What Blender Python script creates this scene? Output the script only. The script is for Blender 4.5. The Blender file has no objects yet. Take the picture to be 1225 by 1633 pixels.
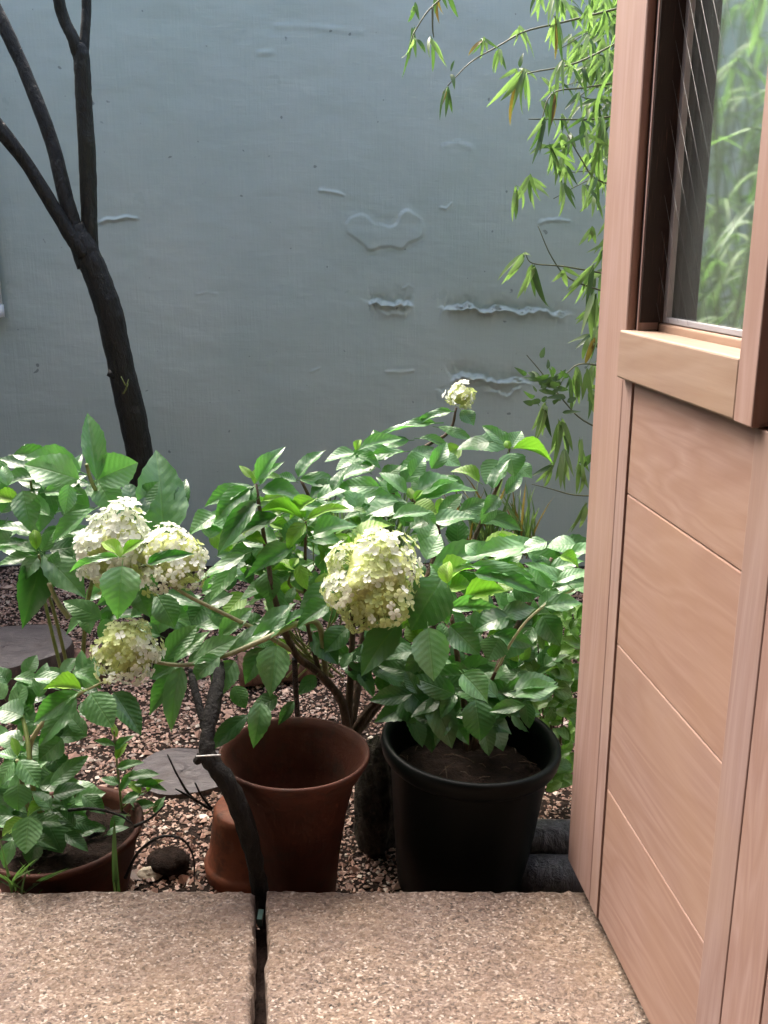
import bpy, math, random
import numpy as np
from mathutils import Vector, Matrix

R = math.radians
rng = np.random.default_rng(7)
random.seed(11)
sc = bpy.context.scene
col = sc.collection

# ------------------------------------------------------------------ camera
PITCH = R(15.2)
FPX = 1545.0                       # focal length in photograph pixels (1225 wide)
CAM = Vector((0.0, 0.0, 1.25))     # 1.25 m above the top of the stone slabs (z = 0)
cd = bpy.data.cameras.new('camera')
cam = bpy.data.objects.new('camera', cd)
col.objects.link(cam)
cam.location = CAM
cam.rotation_euler = (R(90) - PITCH, 0, 0)
cd.sensor_fit = 'VERTICAL'
cd.sensor_height = 36.0
cd.lens = 36.0 * FPX / 1633.0
cd.clip_start = 0.02
cd.clip_end = 400.0
sc.camera = cam

# ------------------------------------------------------------------ sky, sun, exposure
SUN_EL, SUN_AZ = R(52), R(-30)     # overcast glow, high, from the left behind the wall
w = bpy.data.worlds.new('World')
sc.world = w
w.use_nodes = True
wn = w.node_tree.nodes
wl = w.node_tree.links
bg = wn['Background']
sky = wn.new('ShaderNodeTexSky')
sky.sky_type = 'NISHITA'
sky.sun_disc = False
sky.sun_elevation = SUN_EL
sky.sun_rotation = SUN_AZ
sky.air_density = 1.0
sky.dust_density = 9.0
sky.ozone_density = 1.0
wl.new(sky.outputs['Color'], bg.inputs['Color'])
bg.inputs['Strength'].default_value = 0.15
sd = bpy.data.lights.new('sun', 'SUN')
sd.energy = 1.5
sd.angle = R(28)
sd.color = (1.0, 0.965, 0.91)
sun = bpy.data.objects.new('sun', sd)
col.objects.link(sun)
sun.location = (0, 0, 8)
sdir = Vector((math.sin(SUN_AZ) * math.cos(SUN_EL), math.cos(SUN_AZ) * math.cos(SUN_EL), math.sin(SUN_EL)))
sun.rotation_euler = sdir.to_track_quat('Z', 'Y').to_euler()
sc.view_settings.view_transform = 'Standard'
sc.view_settings.look = 'None'
sc.view_settings.gamma = 1.0
sc.view_settings.exposure = 2.3
sc.cycles.max_bounces = 8
sc.cycles.transparent_max_bounces = 12

# ------------------------------------------------------------------ places
fwd = Vector((0, math.cos(PITCH), -math.sin(PITCH)))
upv = Vector((0, math.sin(PITCH), math.cos(PITCH)))
WALL_Y = 4.3
GROUND_Z = -0.17


def ray(px, py):
    return Vector(((px - 612.5) / FPX, 0, 0)) + fwd - upv * ((py - 816.5) / FPX)


def at(px, py, Y):
    d = ray(px, py)
    return CAM + d * (Y / d.y)


def atz(px, py, z):
    d = ray(px, py)
    return CAM + d * ((z - CAM.z) / d.z)


def mpp(px, py, Y):                # metres for one photograph pixel at distance Y
    d = ray(px, py)
    return (Y / d.y) / FPX


# ------------------------------------------------------------------ object helpers
def tag(o, label=None, cat=None, group=None, kind=None):
    if label: o['label'] = label
    if cat: o['category'] = cat
    if group: o['group'] = group
    if kind: o['kind'] = kind
    return o


def empty(name, loc):
    o = bpy.data.objects.new(name, None)
    o.empty_display_size = 0.05
    col.objects.link(o)
    o.location = loc
    return o


def mesh_from(name, verts, faces, mat=None, smooth=False, uv=None):
    me = bpy.data.meshes.new(name)
    me.from_pydata([tuple(v) for v in verts], [], faces)
    if mat: me.materials.append(mat)
    if smooth:
        me.polygons.foreach_set('use_smooth', [True] * len(me.polygons))
    if uv is not None:
        l = me.uv_layers.new(name='UVMap')
        idx = np.empty(len(me.loops), dtype=np.int32)
        me.loops.foreach_get('vertex_index', idx)
        l.data.foreach_set('uv', np.asarray(uv, dtype=np.float32)[idx].ravel())
    me.update()
    return me


def link(name, me, parent=None, world=None):
    """link a mesh; world-space vertices/matrix, parents are unrotated empties"""
    o = bpy.data.objects.new(name, me)
    col.objects.link(o)
    m = world if world is not None else Matrix.Identity(4)
    if parent is not None:
        o.parent = parent
        pm = parent.get('_org')
        off = WORLD_OF.get(parent.name, Vector((0, 0, 0)))
        m = Matrix.Translation(-off) @ m
    o.matrix_basis = m
    WORLD_OF[o.name] = (WORLD_OF.get(parent.name, Vector((0, 0, 0))) if parent else Vector((0, 0, 0))) + m.translation
    return o


WORLD_OF = {}


def thing(name, loc, label, cat, group=None):
    o = empty(name, loc)
    WORLD_OF[o.name] = Vector(loc)
    return tag(o, label, cat, group)


def obj(name, verts, faces, mat, parent=None, smooth=False, uv=None):
    return link(name, mesh_from(name, verts, faces, mat, smooth, uv), parent)


class MB:
    def __init__(s):
        s.v, s.f = [], []

    def add(s, v, f):
        n = len(s.v)
        s.v += [tuple(p) for p in v]
        s.f += [tuple(i + n for i in q) for q in f]
        return s

    def tube(s, pts, rads, k=8, cap=True, jit=0.0, seed=0):
        rr = random.Random(seed)
        pts = [Vector(p) for p in pts]
        n = len(pts)
        prev = None
        v, f = [], []
        for i, p in enumerate(pts):
            t = (pts[min(i + 1, n - 1)] - pts[max(i - 1, 0)]).normalized()
            if prev is None:
                a = t.cross(Vector((0, 0, 1)))
                if a.length < 1e-3: a = t.cross(Vector((1, 0, 0)))
                a.normalize()
            else:
                a = (prev - t * prev.dot(t)).normalized()
            prev = a
            b = t.cross(a)
            for j in range(k):
                an = 2 * math.pi * j / k
                r = rads[i] * (1 + jit * (rr.random() - .5) * 2)
                v.append(p + (a * math.cos(an) + b * math.sin(an)) * r)
        for i in range(n - 1):
            for j in range(k):
                j2 = (j + 1) % k
                f.append((i * k + j, i * k + j2, (i + 1) * k + j2, (i + 1) * k + j))
        if cap:
            f.append(tuple(range(k))[::-1])
            f.append(tuple((n - 1) * k + j for j in range(k)))
        return s.add(v, f)

    def build(s, name, mat, parent=None, smooth=True):
        return obj(name, s.v, s.f, mat, parent, smooth)


def smooth_path(pts, rads, n=6):
    """Catmull-Rom through points"""
    P = [Vector(p) for p in pts]
    if len(P) < 3:
        out = [P[0].lerp(P[-1], i / n) for i in range(n + 1)]
        return out, [rads[0] + (rads[-1] - rads[0]) * i / n for i in range(n + 1)]
    out, ro = [], []
    Q = [P[0] * 2 - P[1]] + P + [P[-1] * 2 - P[-2]]
    for i in range(1, len(Q) - 2):
        for k in range(n):
            t = k / n
            a, b, c, d = Q[i - 1], Q[i], Q[i + 1], Q[i + 2]
            out.append(0.5 * ((2 * b) + (c - a) * t + (2 * a - 5 * b + 4 * c - d) * t * t + (3 * b - a - 3 * c + d) * t ** 3))
            ro.append(rads[i - 1] + (rads[i] - rads[i - 1]) * t)
    out.append(P[-1]); ro.append(rads[-1])
    return out, ro


def vnoise(x, y, seed=0):
    """numpy value noise"""
    xi = np.floor(x).astype(np.int64); yi = np.floor(y).astype(np.int64)
    fx = x - xi; fy = y - yi
    fx = fx * fx * (3 - 2 * fx); fy = fy * fy * (3 - 2 * fy)

    def h(a, b):
        n = (a * 374761393 + b * 668265263 + seed * 1442695041) & 0xFFFFFFFF
        n = ((n ^ (n >> 13)) * 1274126177) & 0xFFFFFFFF
        return ((n ^ (n >> 16)) & 0xFFFF) / 65535.0
    return ((h(xi, yi) * (1 - fx) + h(xi + 1, yi) * fx) * (1 - fy) +
            (h(xi, yi + 1) * (1 - fx) + h(xi + 1, yi + 1) * fx) * fy) * 2 - 1


def fbm(x, y, seed=0, o=4):
    s = 0; a = 1.0
    for i in range(o):
        s = s + a * vnoise(x * 2 ** i, y * 2 ** i, seed + i * 17)
        a *= .5
    return s


# ------------------------------------------------------------------ materials
def mat(name):
    m = bpy.data.materials.new(name)
    m.use_nodes = True
    nt = m.node_tree
    p = nt.nodes['Principled BSDF']
    return m, nt, p


def N(nt, t, **kw):
    n = nt.nodes.new(t)
    for k, v in kw.items():
        if k.startswith('i_'):
            n.inputs[k[2:].replace('_', ' ')].default_value = v
        else:
            setattr(n, k, v)
    return n


def ramp(nt, fac, stops, interp='LINEAR'):
    r = nt.nodes.new('ShaderNodeValToRGB')
    e = r.color_ramp.elements
    r.color_ramp.interpolation = interp
    e[0].position, e[0].color = stops[0][0], (*stops[0][1], 1)
    e[1].position, e[1].color = stops[-1][0], (*stops[-1][1], 1)
    for p, c in stops[1:-1]:
        x = e.new(p); x.color = (*c, 1)
    nt.links.new(fac, r.inputs['Fac'])
    return r.outputs['Color']


def mixc(nt, fac, a, b, mode='MIX'):
    m = nt.nodes.new('ShaderNodeMix')
    m.data_type = 'RGBA'; m.blend_type = mode
    for s, v in ((0, fac), (6, a), (7, b)):
        if isinstance(v, (int, float)): m.inputs[s].default_value = v
        elif isinstance(v, tuple): m.inputs[s].default_value = (*v, 1)
        else: nt.links.new(v, m.inputs[s])
    return m.outputs[2]


def math_(nt, op, a, b=None, c=None):
    m = nt.nodes.new('ShaderNodeMath'); m.operation = op
    for i, v in enumerate((a, b, c)):
        if v is None: continue
        if isinstance(v, (int, float)): m.inputs[i].default_value = v
        else: nt.links.new(v, m.inputs[i])
    return m.outputs[0]


def noise(nt, vec, scale, detail=4, rough=.55, dist=0.0):
    n = N(nt, 'ShaderNodeTexNoise')
    n.inputs['Scale'].default_value = scale
    n.inputs['Detail'].default_value = detail
    n.inputs['Roughness'].default_value = rough
    n.inputs['Distortion'].default_value = dist
    if vec is not None: nt.links.new(vec, n.inputs['Vector'])
    return n.outputs['Fac']


def mapping(nt, vec, scale=(1, 1, 1), rot=(0, 0, 0)):
    m = N(nt, 'ShaderNodeMapping')
    m.inputs['Scale'].default_value = scale
    m.inputs['Rotation'].default_value = rot
    nt.links.new(vec, m.inputs['Vector'])
    return m.outputs[0]


def bump(nt, h, strength, dist, normal=None):
    b = N(nt, 'ShaderNodeBump')
    b.inputs['Strength'].default_value = strength
    b.inputs['Distance'].default_value = dist
    nt.links.new(h, b.inputs['Height'])
    if normal is not None: nt.links.new(normal, b.inputs['Normal'])
    return b.outputs['Normal']


def objco(nt):
    return N(nt, 'ShaderNodeTexCoord').outputs['Object']


def m_wall():
    m, nt, p = mat('painted_plaster')
    c = objco(nt)
    a = noise(nt, c, 1.1, 5, .6)
    b = noise(nt, mapping(nt, c, (9, 9, .7)), 2.0, 4, .6)
    k = noise(nt, c, 55, 3, .6)
    base = ramp(nt, a, [(.28, (.310, .388, .366)), (.5, (.358, .425, .402)), (.72, (.402, .455, .430))])
    base = mixc(nt, math_(nt, 'MULTIPLY', b, .28), base, (.40, .42, .42))
    sp = ramp(nt, noise(nt, c, 38, 1, .4), [(.76, (0, 0, 0)), (.80, (1, 1, 1))])
    base = mixc(nt, math_(nt, 'MULTIPLY', sp, .5), base, (.33, .37, .39))
    sp2 = ramp(nt, noise(nt, mapping(nt, c, (1, 1, 1), (1, 2, 3)), 30, 1, .4), [(.77, (0, 0, 0)), (.80, (1, 1, 1))])
    base = mixc(nt, math_(nt, 'MULTIPLY', sp2, .6), base, (.07, .08, .085))
    nt.links.new(base, p.inputs['Base Color'])
    rr = math_(nt, 'MULTIPLY_ADD', noise(nt, c, 5, 4, .6), .25, .20)
    nt.links.new(rr, p.inputs['Roughness'])
    n1 = bump(nt, noise(nt, mapping(nt, c, (1, 1, .6)), 5, 4, .5), .22, .012)
    strokes = noise(nt, mapping(nt, c, (2.2, 1, 14), (0, .12, 0)), 3.5, 4, .6, .6)
    n2 = bump(nt, strokes, .16, .006, bump(nt, k, .16, .0025, n1))
    n3 = bump(nt, noise(nt, mapping(nt, c, (30, 30, 2)), 3, 3, .5), .25, .003, n2)
    nt.links.new(n3, p.inputs['Normal'])
    return m


def m_wood(name, axis='z', tint=(1, 1, 1), sc_=1.0):
    """pale pinkish planed hardwood; grain runs along axis in object space"""
    m, nt, p = mat(name)
    c = objco(nt)
    s = {'z': (34, 34, 1.3), 'y': (34, 1.3, 34)}[axis]
    ss = {'z': (6, 6, .5), 'y': (5, .75, 5)}[axis]
    info = N(nt, 'ShaderNodeObjectInfo')
    off = N(nt, 'ShaderNodeVectorMath', operation='ADD')
    nt.links.new(c, off.inputs[0])
    cmb = N(nt, 'ShaderNodeCombineXYZ')
    r7 = math_(nt, 'MULTIPLY', info.outputs['Random'], 17.0)
    for i in range(3): nt.links.new(r7, cmb.inputs[i])
    nt.links.new(cmb.outputs[0], off.inputs[1])
    c2 = off.outputs[0]
    fine = noise(nt, mapping(nt, c2, s), 3.2, 5, .65, .3)
    fig = noise(nt, mapping(nt, c2, ss), 1.6, 3, .5, .8)
    rings = math_(nt, 'FRACT', math_(nt, 'MULTIPLY', fig, 9.0))
    rings = math_(nt, 'ABSOLUTE', math_(nt, 'SUBTRACT', rings, .5))
    blot = noise(nt, c2, 3.0, 4, .6)
    a = (.270 * tint[0], .183 * tint[1], .150 * tint[2])
    b = (.330 * tint[0], .236 * tint[1], .198 * tint[2])
    d = (.205 * tint[0], .118 * tint[1], .085 * tint[2])
    e = (.315 * tint[0], .215 * tint[1], .150 * tint[2])
    base = ramp(nt, fine, [(.3, a), (.7, b)])
    base = mixc(nt, math_(nt, 'MULTIPLY', rings, 1.0), base, d)
    base = mixc(nt, ramp(nt, blot, [(.42, (0, 0, 0)), (.7, (.55, .55, .55))]), base, e)
    pores = ramp(nt, noise(nt, mapping(nt, c2, tuple(q * 2.5 for q in s)), 6, 2, .5), [(.63, (0, 0, 0)), (.75, (.3, .3, .3))])
    base = mixc(nt, pores, base, (.28, .15, .10))
    tone = ramp(nt, info.outputs['Random'], [(0, (.88, .85, .84)), (.5, (1, 1, 1)), (1, (1.0, .93, .88))])
    base = mixc(nt, 1.0, base, tone, 'MULTIPLY')
    nt.links.new(base, p.inputs['Base Color'])
    p.inputs['Roughness'].default_value = .55
    p.inputs['Specular IOR Level'].default_value = .35
    nt.links.new(bump(nt, fine, .12, .0015), p.inputs['Normal'])
    return m


def m_simple(name, colr, rough=.6, spec=.5, vs=20, var=.3, bstr=.3, bd=.003, metal=0):
    m, nt, p = mat(name)
    c = objco(nt)
    n = noise(nt, c, vs, 5, .6)
    lo = tuple(q * (1 - var) for q in colr); hi = tuple(min(1, q * (1 + var)) for q in colr)
    nt.links.new(ramp(nt, n, [(.3, lo), (.7, hi)]), p.inputs['Base Color'])
    p.inputs['Roughness'].default_value = rough
    p.inputs['Specular IOR Level'].default_value = spec
    p.inputs['Metallic'].default_value = metal
    if bstr: nt.links.new(bump(nt, noise(nt, c, vs * 3, 4, .6), bstr, bd), p.inputs['Normal'])
    return m


def m_stone():
    m, nt, p = mat('pink_granite')
    c = objco(nt)
    v = N(nt, 'ShaderNodeTexVoronoi'); v.inputs['Scale'].default_value = 260
    nt.links.new(mapping(nt, c, (.85, 1.1, 1), (0, 0, .45)), v.inputs['Vector'])
    sep = N(nt, 'ShaderNodeSeparateColor'); nt.links.new(v.outputs['Color'], sep.inputs[0])
    g = ramp(nt, sep.outputs[0], [(0, (.035, .025, .02)), (.16, (.11, .072, .055)), (.38, (.168, .118, .088)),
                                  (.66, (.238, .172, .132)), (.88, (.30, .228, .182)), (1, (.52, .46, .41))])
    big = noise(nt, c, 6, 5, .65)
    g = mixc(nt, ramp(nt, big, [(.42, (.0, .0, .0)), (.66, (.55, .55, .55))]), g, (.13, .088, .075))
    warm = noise(nt, mapping(nt, c, (1, 1, 1), (1, 1, 2)), 4, 4, .6)
    g = mixc(nt, ramp(nt, warm, [(.45, (0, 0, 0)), (.75, (.28, .28, .28))]), g, (.25, .16, .085))
    fl = noise(nt, c, 260, 3, .6)
    g = mixc(nt, ramp(nt, fl, [(.60, (0, 0, 0)), (.70, (.75, .75, .75))]), g, (.10, .075, .065))
    nt.links.new(g, p.inputs['Base Color'])
    p.inputs['Roughness'].default_value = .28
    p.inputs['Specular IOR Level'].default_value = .6
    n1 = bump(nt, noise(nt, c, 170, 4, .7), 1.0, .007)
    nt.links.new(n1, p.inputs['Normal'])
    return m


def m_attr(name, rough=.6, spec=.4):
    m, nt, p = mat(name)
    a = N(nt, 'ShaderNodeAttribute'); a.attribute_name = 'tone'
    c = objco(nt)
    n = noise(nt, c, 220, 2, .5)
    nt.links.new(mixc(nt, math_(nt, 'MULTIPLY', n, .5), a.outputs['Color'], (.16, .09, .07)), p.inputs['Base Color'])
    p.inputs['Roughness'].default_value = rough
    p.inputs['Specular IOR Level'].default_value = spec
    return m


def m_leaf(name, lo, hi, trans, rough=.3, veins=8.0, vcol=(.22, .36, .12), bstr=.28, spec=.5, coat=0.0, vfac=.42, tmul=(1.05, 1.6, .55)):
    m, nt, p = mat(name)
    tc = N(nt, 'ShaderNodeTexCoord')
    sep = N(nt, 'ShaderNodeSeparateXYZ'); nt.links.new(tc.outputs['UV'], sep.inputs[0])
    info = N(nt, 'ShaderNodeObjectInfo')
    v = math_(nt, 'ABSOLUTE', math_(nt, 'SUBTRACT', sep.outputs[0], .5))       # 0 .. .5
    ph = math_(nt, 'SUBTRACT', math_(nt, 'MULTIPLY', sep.outputs[1], veins), math_(nt, 'MULTIPLY', math_(nt, 'POWER', v, 1.25), veins * .75))
    fr = math_(nt, 'ABSOLUTE', math_(nt, 'SUBTRACT', math_(nt, 'FRACT', ph), .5))  # .5 at the vein
    side = ramp(nt, fr, [(.40, (0, 0, 0)), (.49, (1, 1, 1))])
    mid = ramp(nt, v, [(.006, (1, 1, 1)), (.03, (0, 0, 0))])
    vein = math_(nt, 'MAXIMUM', math_(nt, 'MULTIPLY', side, .55), mid)
    mott = noise(nt, tc.outputs['UV'], 5, 4, .6)
    t = math_(nt, 'ADD', math_(nt, 'MULTIPLY', info.outputs['Random'], .75), math_(nt, 'MULTIPLY', mott, .3))
    base = ramp(nt, t, [(.1, lo), (.9, hi)])
    base = mixc(nt, math_(nt, 'MULTIPLY', vein, vfac), base, vcol)
    nt.links.new(base, p.inputs['Base Color'])
    rr = math_(nt, 'ADD', math_(nt, 'MULTIPLY', noise(nt, tc.outputs['UV'], 9, 3, .6), .22), rough - .1)
    nt.links.new(rr, p.inputs['Roughness'])
    p.inputs['Specular IOR Level'].default_value = spec
    p.inputs['Coat Weight'].default_value = coat
    p.inputs['Coat Roughness'].default_value = .26
    h = math_(nt, 'SUBTRACT', math_(nt, 'MULTIPLY', math_(nt, 'SUBTRACT', .5, fr), 1.0), math_(nt, 'MULTIPLY', mid, .8))
    n1 = bump(nt, h, bstr, .004)
    n2 = bump(nt, noise(nt, tc.outputs['UV'], 26, 3, .6), .3, .002, n1)
    nt.links.new(n2, p.inputs['Normal'])
    tr = N(nt, 'ShaderNodeBsdfTranslucent')
    tcl = mixc(nt, 1.0, base, tmul, 'MULTIPLY')
    nt.links.new(tcl, tr.inputs['Color']); nt.links.new(n1, tr.inputs['Normal'])
    mx = N(nt, 'ShaderNodeMixShader'); mx.inputs[0].default_value = trans
    out = nt.nodes['Material Output']
    nt.links.new(p.outputs[0], mx.inputs[1]); nt.links.new(tr.outputs[0], mx.inputs[2])
    nt.links.new(mx.outputs[0], out.inputs['Surface'])
    return m


def m_petal(name, lo, hi):
    m, nt, p = mat(name)
    info = N(nt, 'ShaderNodeObjectInfo')
    base = ramp(nt, info.outputs['Random'], [(0, lo), (1, hi)])
    nt.links.new(base, p.inputs['Base Color'])
    p.inputs['Roughness'].default_value = .6
    tr = N(nt, 'ShaderNodeBsdfTranslucent'); nt.links.new(base, tr.inputs['Color'])
    mx = N(nt, 'ShaderNodeMixShader'); mx.inputs[0].default_value = .4
    nt.links.new(p.outputs[0], mx.inputs[1]); nt.links.new(tr.outputs[0], mx.inputs[2])
    nt.links.new(mx.outputs[0], nt.nodes['Material Output'].inputs['Surface'])
    return m


def m_bark(name, lo, hi, rough=.55, sc_=30, moss=(.045, .055, .03)):
    m, nt, p = mat(name)
    c = objco(nt)
    n = noise(nt, mapping(nt, c, (1, 1, .35)), sc_, 5, .65, .4)
    b = noise(nt, c, 7, 4, .6)
    base = ramp(nt, n, [(.3, lo), (.7, hi)])
    base = mixc(nt, ramp(nt, b, [(.5, (0, 0, 0)), (.72, (.6, .6, .6))]), base, moss)
    nt.links.new(base, p.inputs['Base Color'])
    p.inputs['Roughness'].default_value = rough
    p.inputs['Specular IOR Level'].default_value = .35
    nt.links.new(bump(nt, n, 1.0, .014), p.inputs['Normal'])
    return m


def m_glass():
    m, nt, p = mat('window_glass')
    out = nt.nodes['Material Output']
    lw = N(nt, 'ShaderNodeLayerWeight'); lw.inputs['Blend'].default_value = .5
    fr = math_(nt, 'MULTIPLY_ADD', math_(nt, 'POWER', lw.outputs['Facing'], 5.0), .9, .04)
    tr = N(nt, 'ShaderNodeBsdfRefraction'); tr.inputs['Color'].default_value = (.90, .96, .93, 1)
    tr.inputs['IOR'].default_value = 1.1; tr.inputs['Roughness'].default_value = .08
    gl = N(nt, 'ShaderNodeBsdfGlossy'); gl.inputs['Roughness'].default_value = .06
    film = N(nt, 'ShaderNodeBsdfDiffuse'); film.inputs['Color'].default_value = (.62, .66, .66, 1)
    m1 = N(nt, 'ShaderNodeMixShader')
    n = noise(nt, objco(nt), 9, 4, .6)
    nt.links.new(math_(nt, 'MULTIPLY_ADD', n, .06, .02), m1.inputs[0])
    nt.links.new(tr.outputs[0], m1.inputs[1]); nt.links.new(film.outputs[0], m1.inputs[2])
    m2 = N(nt, 'ShaderNodeMixShader')
    nt.links.new(fr, m2.inputs[0])
    nt.links.new(m1.outputs[0], m2.inputs[1]); nt.links.new(gl.outputs[0], m2.inputs[2])
    nt.links.new(m2.outputs[0], out.inputs['Surface'])
    nt.nodes.remove(p)
    return m


M = {}
M['wall'] = m_wall()
M['wood_v'] = m_wood('planed_wood_upright', 'z', (1.02, 1.03, 1.14))
M['wood_h'] = m_wood('planed_wood_level', 'y', (1.0, .97, 1.0))
M['wood_rail'] = m_wood('planed_wood_rail', 'y', (.98, 1.0, .95))
M['stone'] = m_stone()
M['soil'] = m_simple('damp_soil', (.022, .014, .011), .95, .15, 60, .5, .8, .01)
M['gravel'] = m_attr('red_brown_gravel', .55)
def m_terra(name, colr, bloom):
    m, nt, p = mat(name)
    c = objco(nt)
    n = noise(nt, c, 9, 5, .6)
    base = ramp(nt, n, [(.3, tuple(q * .72 for q in colr)), (.7, tuple(q * 1.25 for q in colr))])
    lime = noise(nt, mapping(nt, c, (1, 1, .6), (1, 0, 2)), 14, 6, .7)
    base = mixc(nt, ramp(nt, lime, [(.55, (0, 0, 0)), (.74, (bloom, bloom, bloom))]), base, (colr[0] * 1.5, colr[1] * 3.0, colr[2] * 4.5))
    dirt = noise(nt, c, 22, 5, .65)
    base = mixc(nt, ramp(nt, dirt, [(.52, (0, 0, 0)), (.7, (.7, .7, .7))]), base, (.03, .018, .012))
    nt.links.new(base, p.inputs['Base Color'])
    p.inputs['Roughness'].default_value = .68
    p.inputs['Specular IOR Level'].default_value = .3
    nt.links.new(bump(nt, noise(nt, c, 70, 4, .6), .3, .003), p.inputs['Normal'])
    return m


M['terra'] = m_terra('terracotta', (.060, .0165, .0078), .35)
M['terra2'] = m_terra('old_terracotta', (.16, .046, .020), .3)
M['plastic'] = m_simple('dark_green_plastic', (.0014, .0026, .0023), .46, .14, 30, .2, .15, .001)
M['bark'] = m_bark('wet_dark_bark', (.0015, .0013, .0012), (.009, .0078, .0065), .5, 45, (.008, .009, .006))
M['bark_green'] = m_bark('wet_green_bark', (.003, .003, .0025), (.012, .013, .008), .5, 30, (.012, .014, .007))
M['twig'] = m_bark('woody_twig', (.05, .03, .02), (.13, .08, .05), .6, 60)
M['bark_rough'] = m_bark('lichened_bark', (.002, .0017, .0015), (.016, .014, .011), .75, 60, (.008, .008, .006))
M['stem'] = m_simple('green_stem', (.16, .20, .06), .5, .4, 40, .3, 0)
M['stem_pale'] = m_simple('pale_stem', (.32, .32, .17), .5, .4, 40, .25, 0)
M['bamtwig'] = m_simple('bamboo_twig', (.09, .10, .05), .5, .4, 40, .3, 0)
M['culm'] = m_simple('bamboo_culm', (.10, .15, .04), .4, .5, 15, .3, 0)
M['leaf'] = m_leaf('hydrangea_leaf', (.075, .200, .060), (.150, .315, .125), .38, .38, coat=.7, vcol=(.14, .28, .07))
M['leaf_dark'] = m_leaf('hydrangea_leaf_deep_green', (.036, .125, .032), (.080, .195, .060), .36, .36, coat=.6, vcol=(.08, .18, .05))
M['leaf_young'] = m_leaf('hydrangea_leaf_young', (.15, .30, .045), (.26, .42, .075), .36, .40, vcol=(.32, .44, .10))
M['leaf_small'] = m_leaf('shrub_leaf_small', (.055, .145, .022), (.15, .27, .06), .3, .32, veins=4, bstr=.2)
M['bam'] = m_leaf('bamboo_leaf', (.13, .19, .070), (.28, .35, .17), .42, .42, veins=0.01, vcol=(.3, .42, .12), bstr=.1, vfac=.2, tmul=(1.05, 1.45, .75))
M['bam_dark'] = m_leaf('bamboo_leaf_deep_green', (.030, .065, .024), (.09, .15, .05), .34, .38, veins=0.01, vcol=(.2, .3, .1), bstr=.1, vfac=.2, tmul=(1.05, 1.45, .75))
M['bam_brown'] = m_leaf('bamboo_leaf_withered', (.12, .055, .02), (.22, .13, .05), .35, .5, veins=0.01, vcol=(.3, .2, .1), bstr=.1, vfac=.2)
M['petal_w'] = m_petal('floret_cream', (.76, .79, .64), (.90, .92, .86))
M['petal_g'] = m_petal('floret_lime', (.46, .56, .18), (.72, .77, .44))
M['floret_core'] = m_simple('floret_bud', (.52, .57, .22), .7, .3, 90, .4, 0)
def m_stump():
    m, nt, p = mat('weathered_stump_top')
    c = objco(nt)
    a = noise(nt, mapping(nt, c, (10, 75, 1), (0, 0, .5)), 2.2, 5, .65, .4)
    b = noise(nt, c, 14, 4, .6)
    base = ramp(nt, a, [(.3, (.030, .024, .026)), (.7, (.095, .078, .082))])
    base = mixc(nt, ramp(nt, b, [(.5, (0, 0, 0)), (.7, (.6, .6, .6))]), base, (.05, .035, .03))
    nt.links.new(base, p.inputs['Base Color'])
    p.inputs['Roughness'].default_value = .4
    nt.links.new(bump(nt, a, .7, .006), p.inputs['Normal'])
    return m


M['stump'] = m_stump()
M['stump_side'] = m_bark('stump_bark', (.03, .02, .018), (.09, .06, .05), .7, 40)
M['brown_wood'] = m_bark('rotten_brown_wood', (.09, .045, .035), (.21, .12, .09), .7, 26)
M['log'] = m_bark('wet_log', (.025, .026, .030), (.09, .088, .10), .4, 45)
M['rock'] = m_simple('mossy_rock', (.085, .072, .055), .75, .3, 30, .7, 1.0, .03)
M['pebble'] = m_simple('pale_pebble', (.42, .35, .27), .6, .4, 30, .2, .4, .003)
M['glass'] = m_glass()
M['metal'] = m_simple('grey_metal_bead', (.30, .29, .31), .45, .5, 20, .1, 0)
M['wire'] = m_simple('glass_wire', (.12, .12, .12), .35, .5, 20, .1, 0, metal=.6)
M['shade_wood'] = m_wood('shade_darkened_wood', 'z', (.05, .032, .028))  # door wood with the shade of reveals and recess put into its colour
M['white'] = m_simple('white_paint', (.75, .76, .78), .45, .5, 10, .05, 0)
M['tie'] = m_simple('white_plastic_tie', (.7, .7, .68), .5, .5, 10, .05, 0)
M['plaster_in'] = m_simple('indoor_plaster', (.30, .27, .24), .8, .2, 6, .1, .2, .002)
M['floor_in'] = m_wood('indoor_floor', 'y', (.55, .55, .55))
M['eave'] = m_wood('eave_boards', 'y', (.5, .48, .46))
M['bluegreen'] = m_simple('green_shard', (.05, .09, .08), .25, .6, 20, .2, 0)

# ------------------------------------------------------------------ setting: wall
def lin(a, b, s):
    return np.linspace(a, b, max(2, int(round((b - a) / s)) + 1))


def px_wall(px, py):
    p = at(px, py, WALL_Y)
    return p.x, p.z


def poly_dist(X, Z, pts):
    """distance to a polyline; also sign (+ above) """
    D = np.full(X.shape, 9.0); S = np.zeros(X.shape); T = np.zeros(X.shape)
    n = len(pts) - 1
    for i in range(n):
        ax, az = pts[i]; bx, bz = pts[i + 1]
        dx, dz = bx - ax, bz - az
        L = dx * dx + dz * dz + 1e-12
        t = np.clip(((X - ax) * dx + (Z - az) * dz) / L, 0, 1)
        qx = X - (ax + t * dx); qz = Z - (az + t * dz)
        d = np.hypot(qx, qz)
        mk = d < D
        D = np.where(mk, d, D)
        S = np.where(mk, np.sign(dx * (Z - az) - dz * (X - ax)), S)
        T = np.where(mk, (i + t) / n, T)
    return D, S, T


def inside(X, Z, pts):
    r = np.zeros(X.shape, dtype=bool)
    j = len(pts) - 1
    for i in range(len(pts)):
        xi, zi = pts[i]; xj, zj = pts[j]
        c = ((zi > Z) != (zj > Z)) & (X < (xj - xi) * (Z - zi) / (zj - zi + 1e-12) + xi)
        r ^= c
        j = i
    return r


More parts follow.
